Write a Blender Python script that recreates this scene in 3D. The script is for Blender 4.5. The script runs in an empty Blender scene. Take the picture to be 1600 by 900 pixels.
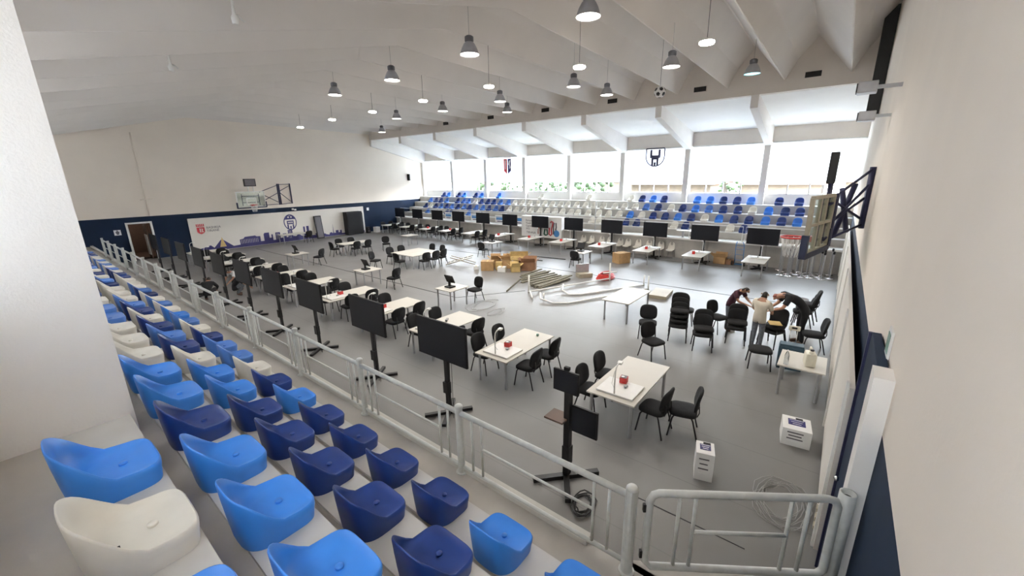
import bpy, bmesh, math, random
from mathutils import Vector, Matrix
random.seed(7)
PI=math.pi
SKY,LAMP,EXPO=34.0,.95,0.8
SC=bpy.context.scene; COL=SC.collection
# ------------------------------------------------------------------ materials
def mat(name,col,rough=.5,metal=0,spec=.5,noise=.06,scale=8,bump=0,bscale=40,emit=None,es=0,trans=0,alpha=1,rvar=.08,coat=0):
    m=bpy.data.materials.new(name); m.use_nodes=True; nt=m.node_tree; b=nt.nodes['Principled BSDF']
    b.inputs['Metallic'].default_value=metal; b.inputs['Specular IOR Level'].default_value=spec
    tc=nt.nodes.new('ShaderNodeTexCoord'); n=nt.nodes.new('ShaderNodeTexNoise'); n.inputs['Scale'].default_value=scale; n.inputs['Detail'].default_value=5
    nt.links.new(tc.outputs['Object'],n.inputs['Vector'])
    r=nt.nodes.new('ShaderNodeValToRGB'); c=Vector(col)
    r.color_ramp.elements[0].position=.3; r.color_ramp.elements[1].position=.7
    r.color_ramp.elements[0].color=(*(c*(1-noise)),1); r.color_ramp.elements[1].color=(*[min(1,x*(1+noise)) for x in c],1)
    nt.links.new(n.outputs['Fac'],r.inputs['Fac']); nt.links.new(r.outputs['Color'],b.inputs['Base Color'])
    mr=nt.nodes.new('ShaderNodeMapRange'); mr.inputs['To Min'].default_value=max(0,rough-rvar); mr.inputs['To Max'].default_value=min(1,rough+rvar)
    nt.links.new(n.outputs['Fac'],mr.inputs['Value']); nt.links.new(mr.outputs['Result'],b.inputs['Roughness'])
    if bump:
        n2=nt.nodes.new('ShaderNodeTexNoise'); n2.inputs['Scale'].default_value=bscale; n2.inputs['Detail'].default_value=4
        nt.links.new(tc.outputs['Object'],n2.inputs['Vector']); bp=nt.nodes.new('ShaderNodeBump'); bp.inputs['Strength'].default_value=bump; bp.inputs['Distance'].default_value=.01
        nt.links.new(n2.outputs['Fac'],bp.inputs['Height']); nt.links.new(bp.outputs['Normal'],b.inputs['Normal'])
    if emit: b.inputs['Emission Color'].default_value=(*emit,1); b.inputs['Emission Strength'].default_value=es
    if trans: b.inputs['Transmission Weight'].default_value=trans
    if alpha<1: b.inputs['Alpha'].default_value=alpha
    if coat: b.inputs['Coat Weight'].default_value=coat; b.inputs['Coat Roughness'].default_value=.15
    return m
M={}
M['plaster']=mat('white_plaster',(.84,.81,.775),.85,noise=.03,scale=1.2,bump=.25,bscale=60)
M['soffit']=mat('brightened_soffit_plaster',(.93,.92,.90),.85,noise=.02,scale=1)  # plaster whitened on the soffit alone, standing in for window light bounced onto it
M['wallcream']=mat('cream_wall_paint',(.86,.78,.69),.8,noise=.03,scale=.6,bump=.15,bscale=30)
M['ceil']=mat('ceiling_paint',(.74,.695,.655),.85,noise=.03,scale=.8,bump=.1,bscale=30)
M['beam']=mat('beam_paint',(.70,.645,.59),.8,noise=.04,scale=1)
M['blue']=mat('navy_wall_paint',(.006,.016,.040),.7,spec=.2,noise=.12,scale=1.5)
M['concrete']=mat('painted_concrete',(.52,.50,.46),.75,noise=.10,scale=2.2,bump=.2,bscale=25)
M['standgrey']=mat('grey_painted_concrete',(.44,.415,.38),.75,noise=.14,scale=1.5,bump=.1)
M['bench']=mat('pale_bench_paint',(.60,.585,.56),.6,noise=.06,scale=3)
M['rail']=mat('grey_rail_paint',(.57,.58,.555),.4,noise=.08,scale=14)
M['p_lblue']=mat('light_blue_plastic',(.03,.185,.59),.38,noise=.05,scale=5)
M['p_mblue']=mat('mid_blue_plastic',(.055,.16,.46),.4,noise=.05,scale=5)
M['p_navy']=mat('navy_plastic',(.005,.028,.16),.36,noise=.08,scale=5)
M['p_white']=mat('white_plastic',(.76,.73,.66),.38,noise=.05,scale=4)
M['fabric']=mat('black_fabric',(.006,.006,.007),.9,noise=.2,scale=60,bump=.2,bscale=300)
M['blackmetal']=mat('black_metal',(.015,.015,.016),.45,metal=.3,noise=.1)
M['screen']=mat('dark_screen_glass',(.008,.009,.013),.35,spec=.25,noise=.1,scale=2,rvar=.03)
M['tvback']=mat('black_plastic',(.010,.010,.011),.55,spec=.3,noise=.1)
M['laminate']=mat('white_laminate',(.62,.59,.53),.45,spec=.3,noise=.02,scale=3)
M['alu']=mat('grey_steel_leg',(.36,.36,.37),.35,metal=.35,noise=.08)
M['chrome']=mat('chrome',(.75,.75,.77),.15,metal=1,noise=.04)
M['whitemetal']=mat('white_metal',(.78,.77,.74),.4,noise=.03)
M['red']=mat('red_card',(.55,.03,.025),.5,noise=.1)
M['card']=mat('cardboard',(.42,.26,.12),.85,noise=.12,scale=6)
M['card2']=mat('brown_cardboard',(.27,.14,.075),.85,noise=.12,scale=6)
M['card3']=mat('yellow_cardboard',(.60,.43,.18),.85,noise=.1,scale=6)
M['tape']=mat('tape_dark',(.02,.02,.022),.6)
M['paper']=mat('white_paper',(.82,.81,.79),.6,noise=.02)
M['banner']=mat('banner_vinyl',(.72,.68,.62),.55,noise=.02,scale=.8)
M['purple']=mat('purple_print',(.030,.025,.13),.6,noise=.15,scale=3)
M['greytext']=mat('grey_print',(.12,.11,.12),.6)
M['rednprint']=mat('red_print',(.45,.03,.04),.55)
M['greenprint']=mat('green_print',(.03,.12,.08),.55)
M['blueprint']=mat('blue_print',(.06,.22,.5),.55)
M['orangeprint']=mat('orange_print',(.5,.12,.05),.55)
M['hoopred']=mat('red_hoop_paint',(.5,.03,.02),.4)
M['navymetal']=mat('navy_metal',(.022,.024,.07),.45,metal=.2)
M['padnavy']=mat('navy_foam_pad',(.012,.018,.05),.6)
M['beigemetal']=mat('beige_metal',(.36,.32,.24),.5)
M['plank']=mat('grey_wood',(.17,.155,.115),.8,noise=.25,scale=9)
M['skin']=mat('skin',(.42,.22,.14),.55,noise=.08)
M['hair']=mat('dark_hair',(.025,.018,.014),.7,noise=.2,scale=40)
M['shirt_beige']=mat('beige_cotton',(.62,.56,.46),.9,noise=.05,bump=.2,bscale=50)
M['shirt_black']=mat('black_cotton',(.014,.014,.016),.9,noise=.2)
M['shirt_maroon']=mat('maroon_cotton',(.06,.018,.03),.9,noise=.2)
M['shirt_white']=mat('white_cotton',(.75,.75,.74),.9)
M['jeans']=mat('grey_denim',(.13,.14,.16),.9,noise=.25,scale=20)
M['shoe']=mat('brown_shoe',(.10,.055,.04),.6)
M['capred']=mat('reddish_cap',(.30,.10,.08),.8)
M['caseblue']=mat('teal_case_plastic',(.03,.07,.10),.45)
M['jerry']=mat('milky_plastic',(.70,.66,.54),.4)
M['bottle']=mat('clear_plastic',(.85,.88,.9),.1,trans=.85)
M['cable']=mat('black_cable',(.02,.02,.02),.5)
M['cablegrey']=mat('grey_cable',(.35,.34,.33),.5)
M['lampshell']=mat('lamp_shell',(.38,.38,.40),.4,metal=.3)
M['lampshell2']=mat('lamp_housing',(.10,.10,.11),.5)
M['lampglow']=mat('lamp_glow',(.9,.9,.9),.5,emit=(1,.95,.86),es=14)
M['lampled']=mat('led_glow',(.9,.9,.9),.5,emit=(1,.93,.84),es=30)
M['lampcyan']=mat('lamp_cyan',(.6,.9,.9),.5,emit=(.35,.9,.95),es=1.6)
M['dark']=mat('dark_interior',(.02,.018,.018),.8)
M['winframe']=mat('window_frame',(.72,.72,.72),.5)
M['foliage']=mat('leaf_green',(.013,.032,.004),.8,noise=.5,scale=3)
M['bark']=mat('bark',(.09,.06,.04),.9)
M['roof']=mat('orange_roof_tile',(.11,.04,.014),.8,noise=.2,scale=6)
M['house']=mat('house_plaster',(.075,.06,.042),.85,noise=.06)
M['ground']=mat('outside_ground',(.16,.15,.13),.9,noise=.2,scale=1)
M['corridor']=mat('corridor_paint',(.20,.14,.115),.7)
M['wood']=mat('brown_door_wood',(.10,.055,.035),.6,noise=.2,scale=5)
M['green']=mat('sign_green',(.18,.30,.24),.5)
# glass
def glassmat(name,tint=(1,1,1),mix=.9):
    m=bpy.data.materials.new(name); m.use_nodes=True; nt=m.node_tree; nt.nodes.clear()
    o=nt.nodes.new('ShaderNodeOutputMaterial'); g=nt.nodes.new('ShaderNodeBsdfGlossy'); t=nt.nodes.new('ShaderNodeBsdfTransparent'); x=nt.nodes.new('ShaderNodeMixShader')
    n=nt.nodes.new('ShaderNodeTexNoise'); n.inputs['Scale'].default_value=3
    mr=nt.nodes.new('ShaderNodeMapRange'); mr.inputs['To Min'].default_value=.02; mr.inputs['To Max'].default_value=.08
    nt.links.new(n.outputs['Fac'],mr.inputs['Value']); nt.links.new(mr.outputs['Result'],g.inputs['Roughness'])
    t.inputs['Color'].default_value=(*tint,1); x.inputs['Fac'].default_value=1-mix
    nt.links.new(t.outputs[0],x.inputs[1]); nt.links.new(g.outputs[0],x.inputs[2]); nt.links.new(x.outputs[0],o.inputs[0]); return m
M['glass']=glassmat('window_glass',(.97,.98,1),.94)
M['bbglass']=glassmat('backboard_glass',(.86,.92,.90),.85)
def blindmat(fac=.72,tint=1):
    m=bpy.data.materials.new('translucent_blind'); m.use_nodes=True; nt=m.node_tree; nt.nodes.clear()
    o=nt.nodes.new('ShaderNodeOutputMaterial'); d=nt.nodes.new('ShaderNodeBsdfDiffuse'); t=nt.nodes.new('ShaderNodeBsdfTranslucent'); x=nt.nodes.new('ShaderNodeMixShader')
    n=nt.nodes.new('ShaderNodeTexNoise'); n.inputs['Scale'].default_value=2; r=nt.nodes.new('ShaderNodeValToRGB')
    r.color_ramp.elements[0].color=(.80,.85,.90,1); r.color_ramp.elements[1].color=(.9,.93,.96,1)
    nt.links.new(n.outputs['Fac'],r.inputs['Fac']); nt.links.new(r.outputs['Color'],t.inputs['Color']); d.inputs['Color'].default_value=(.8,.82,.85,1)
    x.inputs['Fac'].default_value=fac; nt.links.new(d.outputs[0],x.inputs[1]); nt.links.new(t.outputs[0],x.inputs[2]); nt.links.new(x.outputs[0],o.inputs[0]); return m
M['blind']=blindmat(); M['blind_dense']=blindmat(.33)
def floormat():
    m=mat('grey_vinyl_floor',(.30,.295,.30),.38,spec=.2,noise=.05,scale=1.2,rvar=.06); nt=m.node_tree; b=nt.nodes['Principled BSDF']
    tc=nt.nodes.new('ShaderNodeTexCoord'); sep=nt.nodes.new('ShaderNodeSeparateXYZ'); nt.links.new(tc.outputs['Object'],sep.inputs[0])
    # faint roll seams every 1.5 m running along the hall
    md=nt.nodes.new('ShaderNodeMath'); md.operation='PINGPONG'; md.inputs[1].default_value=.75; nt.links.new(sep.outputs['X'],md.inputs[0])
    lt=nt.nodes.new('ShaderNodeMath'); lt.operation='LESS_THAN'; lt.inputs[1].default_value=.008; nt.links.new(md.outputs[0],lt.inputs[0])
    # scuffs
    n=nt.nodes.new('ShaderNodeTexNoise'); n.inputs['Scale'].default_value=.5; n.inputs['Detail'].default_value=8; nt.links.new(tc.outputs['Object'],n.inputs['Vector'])
    rp=nt.nodes.new('ShaderNodeValToRGB'); rp.color_ramp.elements[0].position=.2; rp.color_ramp.elements[0].color=(.195,.187,.178,1); rp.color_ramp.elements[1].position=.8; rp.color_ramp.elements[1].color=(.24,.235,.23,1)
    nt.links.new(n.outputs['Fac'],rp.inputs['Fac'])
    mx=nt.nodes.new('ShaderNodeMixRGB'); mx.inputs['Color2'].default_value=(.18,.175,.17,1); nt.links.new(lt.outputs[0],mx.inputs['Fac']); nt.links.new(rp.outputs['Color'],mx.inputs['Color1'])
    nt.links.new(mx.outputs[0],b.inputs['Base Color']); return m
M['floor']=floormat()
# ------------------------------------------------------------------ mesh builder
class MB:
    def __init__(s): s.v=[]; s.f=[]; s.sm=[]
    def add(s,vs,fs,smooth=False):
        o=len(s.v); s.v+= [tuple(v) for v in vs]; s.f+=[tuple(i+o for i in f) for f in fs]; s.sm+=[smooth]*len(fs); return s
    def box(s,c,d,rz=0,bev=0,R=None):
        hx,hy,hz=d[0]/2,d[1]/2,d[2]/2; c=Vector(c); R=R or Matrix.Rotation(rz,3,'Z')
        if bev<=0:
            vs=[c+R@Vector((x*hx,y*hy,z*hz)) for z in(-1,1) for y in(-1,1) for x in(-1,1)]
            return s.add(vs,[(0,2,3,1),(4,5,7,6),(0,1,5,4),(2,6,7,3),(0,4,6,2),(1,3,7,5)])
        bm=bmesh.new(); bmesh.ops.create_cube(bm,size=1)
        for v in bm.verts: v.co=Vector((v.co.x*d[0],v.co.y*d[1],v.co.z*d[2]))
        bmesh.ops.bevel(bm,geom=bm.edges[:],offset=bev,segments=2,affect='EDGES',profile=.6)
        bm.verts.ensure_lookup_table(); vs=[c+R@v.co for v in bm.verts]; fs=[[v.index for v in f.verts] for f in bm.faces]; bm.free()
        return s.add(vs,fs)
    def tube(s,pts,r,n=8,cap=True,closed=False):
        pts=[Vector(p) for p in pts]; k=len(pts); rs=r if isinstance(r,(list,tuple)) else [r]*k
        up=Vector((0,0,1)); vs=[]; prev=None
        for i,p in enumerate(pts):
            if closed: t=(pts[(i+1)%k]-pts[i-1]).normalized()
            else: t=(pts[min(i+1,k-1)]-pts[max(i-1,0)]).normalized()
            if prev is None:
                a=up if abs(t.dot(up))<.9 else Vector((1,0,0)); u=t.cross(a).normalized()
            else:
                u=(prev-t*prev.dot(t)); u=u.normalized() if u.length>1e-5 else t.orthogonal().normalized()
            prev=u; w=t.cross(u)
            vs+=[p+(u*math.cos(2*PI*j/n)+w*math.sin(2*PI*j/n))*rs[i] for j in range(n)]
        fs=[]; m=k if closed else k-1
        for i in range(m):
            a=i*n; b=((i+1)%k)*n
            for j in range(n): fs.append((a+j,a+(j+1)%n,b+(j+1)%n,b+j))
        s.add(vs,fs,True)
        if cap and not closed: s.add(vs[:n],[tuple(range(n))[::-1]]); s.add(vs[-n:],[tuple(range(n))])
        return s
    def lathe(s,prof,c=(0,0,0),n=24,smooth=True,R=None):
        c=Vector(c); vs=[]; fs=[]
        for r,z in prof:
            for j in range(n):
                p=Vector((r*math.cos(2*PI*j/n),r*math.sin(2*PI*j/n),z)); vs.append(c+(R@p if R else p))
        for i in range(len(prof)-1):
            for j in range(n): fs.append((i*n+j,i*n+(j+1)%n,(i+1)*n+(j+1)%n,(i+1)*n+j))
        return s.add(vs,fs,smooth)
    def cyl(s,c,r,h,n=16,R=None):
        return s.lathe([(0.0001,0),(r,0),(r,h),(0.0001,h)],c,n,False,R)
    def prism(s,poly,fn,h0,h1):
        """poly 2D list; fn(u,v,h)->3D"""
        n=len(poly); vs=[fn(u,v,h0) for u,v in poly]+[fn(u,v,h1) for u,v in poly]
        fs=[tuple(range(n))[::-1],tuple(range(n,2*n))]+[(i,(i+1)%n,n+(i+1)%n,n+i) for i in range(n)]
        return s.add(vs,fs)
    def sphere(s,c,r,n=12,sq=(1,1,1)):
        c=Vector(c); vs=[];fs=[];m=n//2
        for i in range(m+1):
            a=PI*i/m
            for j in range(n): vs.append(c+Vector((r*sq[0]*math.sin(a)*math.cos(2*PI*j/n),r*sq[1]*math.sin(a)*math.sin(2*PI*j/n),r*sq[2]*math.cos(a))))
        for i in range(m):
            for j in range(n): fs.append((i*n+j,(i+1)*n+j,(i+1)*n+(j+1)%n,i*n+(j+1)%n))
        return s.add(vs,fs,True)
    def build(s,name,m,parent=None,loc=None,rz=0):
        me=bpy.data.meshes.new(name); me.from_pydata(s.v,[],s.f); me.polygons.foreach_set('use_smooth',s.sm); me.validate()
        bm=bmesh.new(); bm.from_mesh(me); bmesh.ops.remove_doubles(bm,verts=bm.verts,dist=1e-5); bmesh.ops.recalc_face_normals(bm,faces=bm.faces); bm.to_mesh(me); bm.free()
        me.materials.append(M[m] if isinstance(m,str) else m)
        o=bpy.data.objects.new(name,me); COL.objects.link(o)
        if parent: o.parent=parent
        if loc is not None: o.location=loc
        if rz: o.rotation_euler=(0,0,rz)
        return o
def tag(o,label,cat,group=None):
    o['label']=label; o['category']=cat
    if group: o['group']=group
    return o
def thing(name,label,cat,loc=(0,0,0),rz=0,group=None):
    o=bpy.data.objects.new(name,None); COL.objects.link(o); o.empty_display_size=.1; o.location=loc; o.rotation_euler=(0,0,rz)
    return tag(o,label,cat,group)
def struct(o): o['kind']='structure'; return o
CH={}
def kids(o): return [c for c in COL.objects if c.parent==o]
def dup(root,loc,rz,label,group=None,matmap=None,tree={}):
    if root.name not in tree: tree[root.name]=[(c,kids(c)) for c in kids(root)]
    r=root.copy(); COL.objects.link(r); r.location=loc; r.rotation_euler=(0,0,rz); r['label']=label
    if group: r['group']=group
    for c,gs in tree[root.name]:
        d=c.copy(); COL.objects.link(d); d.parent=r
        for g in gs:
            e=g.copy(); COL.objects.link(e); e.parent=d
    return r
def arc(cx,cy,r,a0,a1,n): return [(cx+r*math.cos(a0+(a1-a0)*i/n),cy+r*math.sin(a0+(a1-a0)*i/n)) for i in range(n+1)]
ORD=['first','second','third','fourth','fifth','sixth','seventh','eighth','ninth','tenth','eleventh','twelfth','thirteenth','fourteenth','fifteenth','sixteenth','seventeenth','eighteenth','nineteenth','twentieth']
ORD+=['twenty-'+o for o in ORD[:9]]+['thirtieth']+['thirty-'+o for o in ORD[:9]]+['fortieth']+['forty-'+o for o in ORD[:9]]
def text_mesh(txt,size,m,name,parent,R,loc,ext=.004,align='CENTER'):
    cu=bpy.data.curves.new(name,'FONT'); cu.body=txt; cu.size=size; cu.extrude=ext; cu.align_x=align; cu.resolution_u=2
    o=bpy.data.objects.new(name+'_tmp',cu); COL.objects.link(o); dg=bpy.context.evaluated_depsgraph_get(); me=bpy.data.meshes.new_from_object(o.evaluated_get(dg))
    bpy.data.objects.remove(o); me.materials.clear(); me.materials.append(M[m]); me.transform(Matrix.Translation(loc)@R.to_4x4())
    q=bpy.data.objects.new(name,me); COL.objects.link(q); q.parent=parent; return q
# ------------------------------------------------------------------ camera
cam=bpy.data.cameras.new('camera'); co=bpy.data.objects.new('camera',cam); COL.objects.link(co); SC.camera=co
FL,YAW,PIT,ROL=632.9,.8937,.26805,.01572
cam.sensor_fit='HORIZONTAL'; cam.sensor_width=36; cam.lens=FL/1600*36; cam.clip_start=.05; cam.clip_end=500
f=Vector((math.sin(YAW)*math.cos(PIT),math.cos(YAW)*math.cos(PIT),-math.sin(PIT))); r=Vector((math.cos(YAW),-math.sin(YAW),0)); d=f.cross(r)
r2=r*math.cos(ROL)+d*math.sin(ROL); d2=-r*math.sin(ROL)+d*math.cos(ROL)
co.matrix_world=Matrix(((r2.x,-d2.x,-f.x,0),(r2.y,-d2.y,-f.y,0),(r2.z,-d2.z,-f.z,4.8),(0,0,0,1)))
# ------------------------------------------------------------------ shell
YN,YF=-.55,34.5       # near and far end walls
XB,ZB=22.5,8.2        # roof edge beam
XW=28.6               # window wall
struct(MB().box((12,17,-.1),(34,37,.2)).build('floor','floor'))
# folded roof
def zval(x): return 8.85-.0148*(x-9) if x>=9 else 8.85-.2375*(9-x)
FP,FY0=2.254,.5
mb=MB(); vs=[];fs=[]
xs=[-3.2,0,3,6,9,12,16,19,XB+.2]; ys=[]
k=-1
while True:
    y=FY0+FP*k
    if y>YF+.9: break
    for a,h in((0,0),(.06,0),(.30,.50),(.565,1),(.595,1),(.86,.50)): ys.append((y-.06+a*FP if a>.07 else y-.02+a*.6,h))
    k+=1
for y,h in ys:
    for x in xs:
        dep=1.5 if x>=9 else 1.5-.03*(9-x)
        vs.append((x,min(max(y,YN-.3),YF+.3),zval(x)+h*max(.35,dep)))
n=len(xs)
for i in range(len(ys)-1):
    for j in range(n-1): fs.append((i*n+j,i*n+j+1,(i+1)*n+j+1,(i+1)*n+j))
mb.add(vs,fs)
ce=mb.build('ceiling','ceil'); struct(ce)
struct(MB().box((12,17,11.2),(34,37,.1)).build('roof_slab','ceil'))
# beam with vents
struct(MB().box((XB+.2,17,(ZB+10.9)/2),(.4,36,10.9-ZB)).build('beam','beam'))
# soffit and lintel on the window side
BR=[3.8+4.37*i for i in range(-1,8)]
mb=MB(); mb.prism([(XB+.3,ZB+.02),(XW+.2,7.28),(XW+.2,7.5),(XB+.3,ZB+.3)],lambda u,v,h:(u,h,v),YN-.2,YF+.2); struct(mb.build('ceiling_soffit','soffit'))
struct(MB().box((XW+.15,17,6.92),(.3,36,.86)).build('lintel','beam'))
for i,y in enumerate(BR):
    if y>YF or y<YN: continue
    mb=MB(); mb.prism([(XB+.02,ZB+.05),(XB+.02,7.66),(28.25,6.3),(28.3,2.9),(28.62,2.9),(28.62,7.4)],lambda u,v,h:(u,h,v),y-.16,y+.16)
    struct(mb.build('pillar','plaster'))
# walls
def wallx(name,y0,y1,segs,m): 
    mb=MB()
    for (x0,x1,z0,z1) in segs: mb.box(((x0+x1)/2,(y0+y1)/2,(z0+z1)/2),(x1-x0,y1-y0,z1-z0))
    return struct(mb.build(name,m))
DX0,DX1,DZ=4.85,5.95,2.32
wallx('wall_far',YF,YF+.3,[(-3.3,29,2.72,11.2)],'wallcream')
wallx('wall_far_blue_band',YF,YF+.3,[(-3.3,DX0,-.1,2.72),(DX1,29,-.1,2.72),(DX0,DX1,DZ,2.72)],'blue')
wallx('wall_near',YN-.3,YN,[(-3.3,29,2.72,11.2)],'wallcream')
wallx('wall_near_blue_band',YN-.3,YN,[(-3.3,29,-.1,2.72)],'blue')
# corridor behind the far door
mb=MB(); mb.box((5.4,YF+2.2,-.05),(2.4,3.9,.1)).box((4.3,YF+2.2,1.4),(.1,3.9,2.9)).box((6.5,YF+2.2,1.4),(.1,3.9,2.9)).box((5.4,YF+4.1,1.4),(2.4,.1,2.9)).box((5.4,YF+2.2,2.85),(2.4,3.9,.1)); struct(mb.build('wall_corridor','corridor'))
mb=MB()
for x in(DX0-.04,DX1+.04): mb.box((x,YF-.02,DZ/2),(.1,.14,DZ))
mb.box(((DX0+DX1)/2,YF-.02,DZ+.03),(DX1-DX0+.18,.14,.1)); dr=struct(mb.build('door_1','whitemetal'))
MB().box((5.72,YF+.5,1.12),(.05,.8,2.2)).build('door_leaf','wood',dr)
MB().box((5.68,YF+.5,.9),(.02,.75,1.3)).build('door_kick_panel','whitemetal',dr)
# left window wall (behind the top row)
mb=MB(); mb.box((-.55,17,2.0),(.3,36,4.3)); struct(mb.build('wall_left','plaster'))
mb=MB(); mb.box((-.55,17,6.7),(.3,36,.9)); struct(mb.build('wall_left_head','plaster'))
for y in (4.3,8.67,13.04,17.41,21.78,26.15,30.5):
    struct(MB().box((-.13,y,5.0),(.92,.5,4.9)).build('pillar_left','plaster'))
for i,y in enumerate((1.9,6.5,10.85,15.2,19.6,24,28.3,32.6)):
    w=MB().box((-.55,y,5.2),(.03,3.9 if i else 4.3,2.1)).build('window_%d'%(i+20),'blind_dense'); struct(w)
# ------------------------------------------------------------------ left stand
TA,TB,TC,TD,TW=3.05,2.74,2.25,1.84,1.16
XA,XBr,XC,XD,XP=.30,.86,1.50,2.17,3.12
def stair(name,poly,y0,y1,m): return struct(MB().prism(poly,lambda u,v,h:(u,h,v),y0,y1).build(name,m))
stair('stand_platform',[(-.6,0),(-.6,TA),(XA,TA),(XA,TB),(XBr,TB),(XBr,TC),(XC,TC),(XC,TD),(XD,TD),(XD,TW),(XP,TW),(XP,0)],YN,YF,'standgrey')
for i,(x,z) in enumerate(((XA,TA),(XBr,TB),(XC,TC),(XD,TD))):
    struct(MB().box((x-.19,(YN+YF)/2,z+.012),(.385,YF-YN,.03)).build('bench_strip','bench'))
mb=MB(); mb.prism([(3.05,1.1),(3.12,1.1),(4.1,-.4),(4.1,YN),(3.05,YN)],lambda u,v,h:(u,v,h),0,TW); struct(mb.build('stand_landing','standgrey'))
mb=MB(); mb.box((3.06,18,TW+.03),(.12,33,.06)); struct(mb.build('kerb_strip','concrete'))
# far-distance compression of the stand as measured
def g(y): return y-.0050*max(0,y-8)**2 if y<34 else y-3.4
# seat
def seat_mesh():
    N=40; mb=MB(); L,W=.205,.218
    def outline(t):
        c,s=math.cos(t),math.sin(t); e=.42 if c>0 else .78
        x=L*math.copysign(abs(c)**e,c); y=W*math.copysign(abs(s)**(.42 if c>0 else .62),s)
        return x,y
    def rim(t):
        x,y=outline(t); u=(x+L)/(2*L)
        q=min(1,max(0,(u-.08)/.50)); q=q*q*(3-2*q)
        return (.385-.10*abs(y/W)**3)*(1-q)+.128*q
    def row(fn): return [fn(2*PI*j/N) for j in range(N)]
    def bk(t): return max(0,(rim(t)-.128)/.272)
    rows=[]
    for k in(.0,.30,.55,.72): rows.append(row(lambda t:(outline(t)[0]*k+.012*(1-k),outline(t)[1]*k,.112+.008*k*(1 if outline(t)[0]>0 else 0)-.014*(1-k))))
    rows.append(row(lambda t:(outline(t)[0]*.91+.004*bk(t),outline(t)[1]*.91,.120+.07*bk(t))))
    rows.append(row(lambda t:(outline(t)[0]*.955-.004*bk(t),outline(t)[1]*.955,.127+.17*bk(t))))
    rows.append(row(lambda t:(outline(t)[0]*.975-.014*bk(t),outline(t)[1]*.975,rim(t)-.006*bk(t))))
    rows.append(row(lambda t:(outline(t)[0]*.99-.016*bk(t),outline(t)[1]*.99,rim(t)+(.0 if bk(t)>.05 else -.004))))
    rows.append(row(lambda t:(outline(t)[0]*1.012-.016*bk(t),outline(t)[1]*1.012,rim(t)-.016)))
    rows.append(row(lambda t:(outline(t)[0]*1.0-.012*bk(t),outline(t)[1]*1.0,max(.062,rim(t)*.66))))
    rows.append(row(lambda t:(outline(t)[0]*.98-.008*bk(t),outline(t)[1]*.97,(.055 if outline(t)[0]>0 else rim(t)*.36))))
    rows.append(row(lambda t:(outline(t)[0]*.955,outline(t)[1]*.94,0)))
    vs=[];fs=[]
    for r_ in rows: vs+=r_
    for i in range(len(rows)-1):
        for j in range(N): fs.append((i*N+j,i*N+(j+1)%N,(i+1)*N+(j+1)%N,(i+1)*N+j))
    mb.add(vs,fs,True); return mb
SEAT={}
def seat_proto(color):
    m={'L':'p_lblue','M':'p_mblue','N':'p_navy','W':'p_white'}[color]
    if not SEAT: SEAT['me']=seat_mesh()
    o=SEAT['me'].build('stadium_seat',m); o['category']='seat'
    MB().lathe([(.0001,.1145),(.020,.1145),(.022,.112),(.022,.10)],(.05,.0,0),14).build('bolt_cap',m,o)
    MB().box((-.09,-.05,.108),(.03,.014,.012)).build('drain_slot','dark',o)
    o['label']='x'; return o
PROT={}
CN={'L':'light blue','M':'mid blue','N':'navy','W':'white'}
def put_seat(color,x,y,z,rz,label,group,simple=False):
    if color not in PROT: PROT[color]=seat_proto(color); first=True
    else: first=False
    o=PROT[color]
    if first: o.location=(x,y,z); o.rotation_euler=(0,0,rz); o['label']=label; o['group']=group; return o
    if simple:
        r=o.copy(); COL.objects.link(r); r.location=(x,y,z); r.rotation_euler=(0,0,rz); r['label']=label; r['group']=group; return r
    return dup(o,(x,y,z),rz,label,group)
SP=.72
rowsL={ # index: colour from the near end; start index offset relative to y0
 'bottom':(XD-.205,TD,-1,'LLNNNNLNWMMNWMLWMWNMWWWNNWMWMWMWWNNM'),
 'second':(XC-.205,TC,0,'NNNNNLLWNMNWNMWWWNMWNWMNWWNWWNNMN'),
 'third':(XBr-.205,TB,0,'LLLNLLWWWMMWNNWWWMNWMNWMW'),
 'top':(XA-.205,TA,0,'LWLLNWW')}
for rn,(x,z,i0,cols) in rowsL.items():
    for i,c in enumerate(cols):
        y=1.54+.20+SP*(i+i0)
        if rn=='top':
            y=1.54+.14+SP*(i+i0)
            if 3.6<y<4.75: continue
        y=g(y)
        if y>33.8: continue
        put_seat(c,x,y,z+.027,0,f'{CN[c]} bucket seat, {ORD[i]} from near end, {rn} row behind the railing',f'bucket seats in the {rn} row behind the railing',simple=(i>14))
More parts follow.
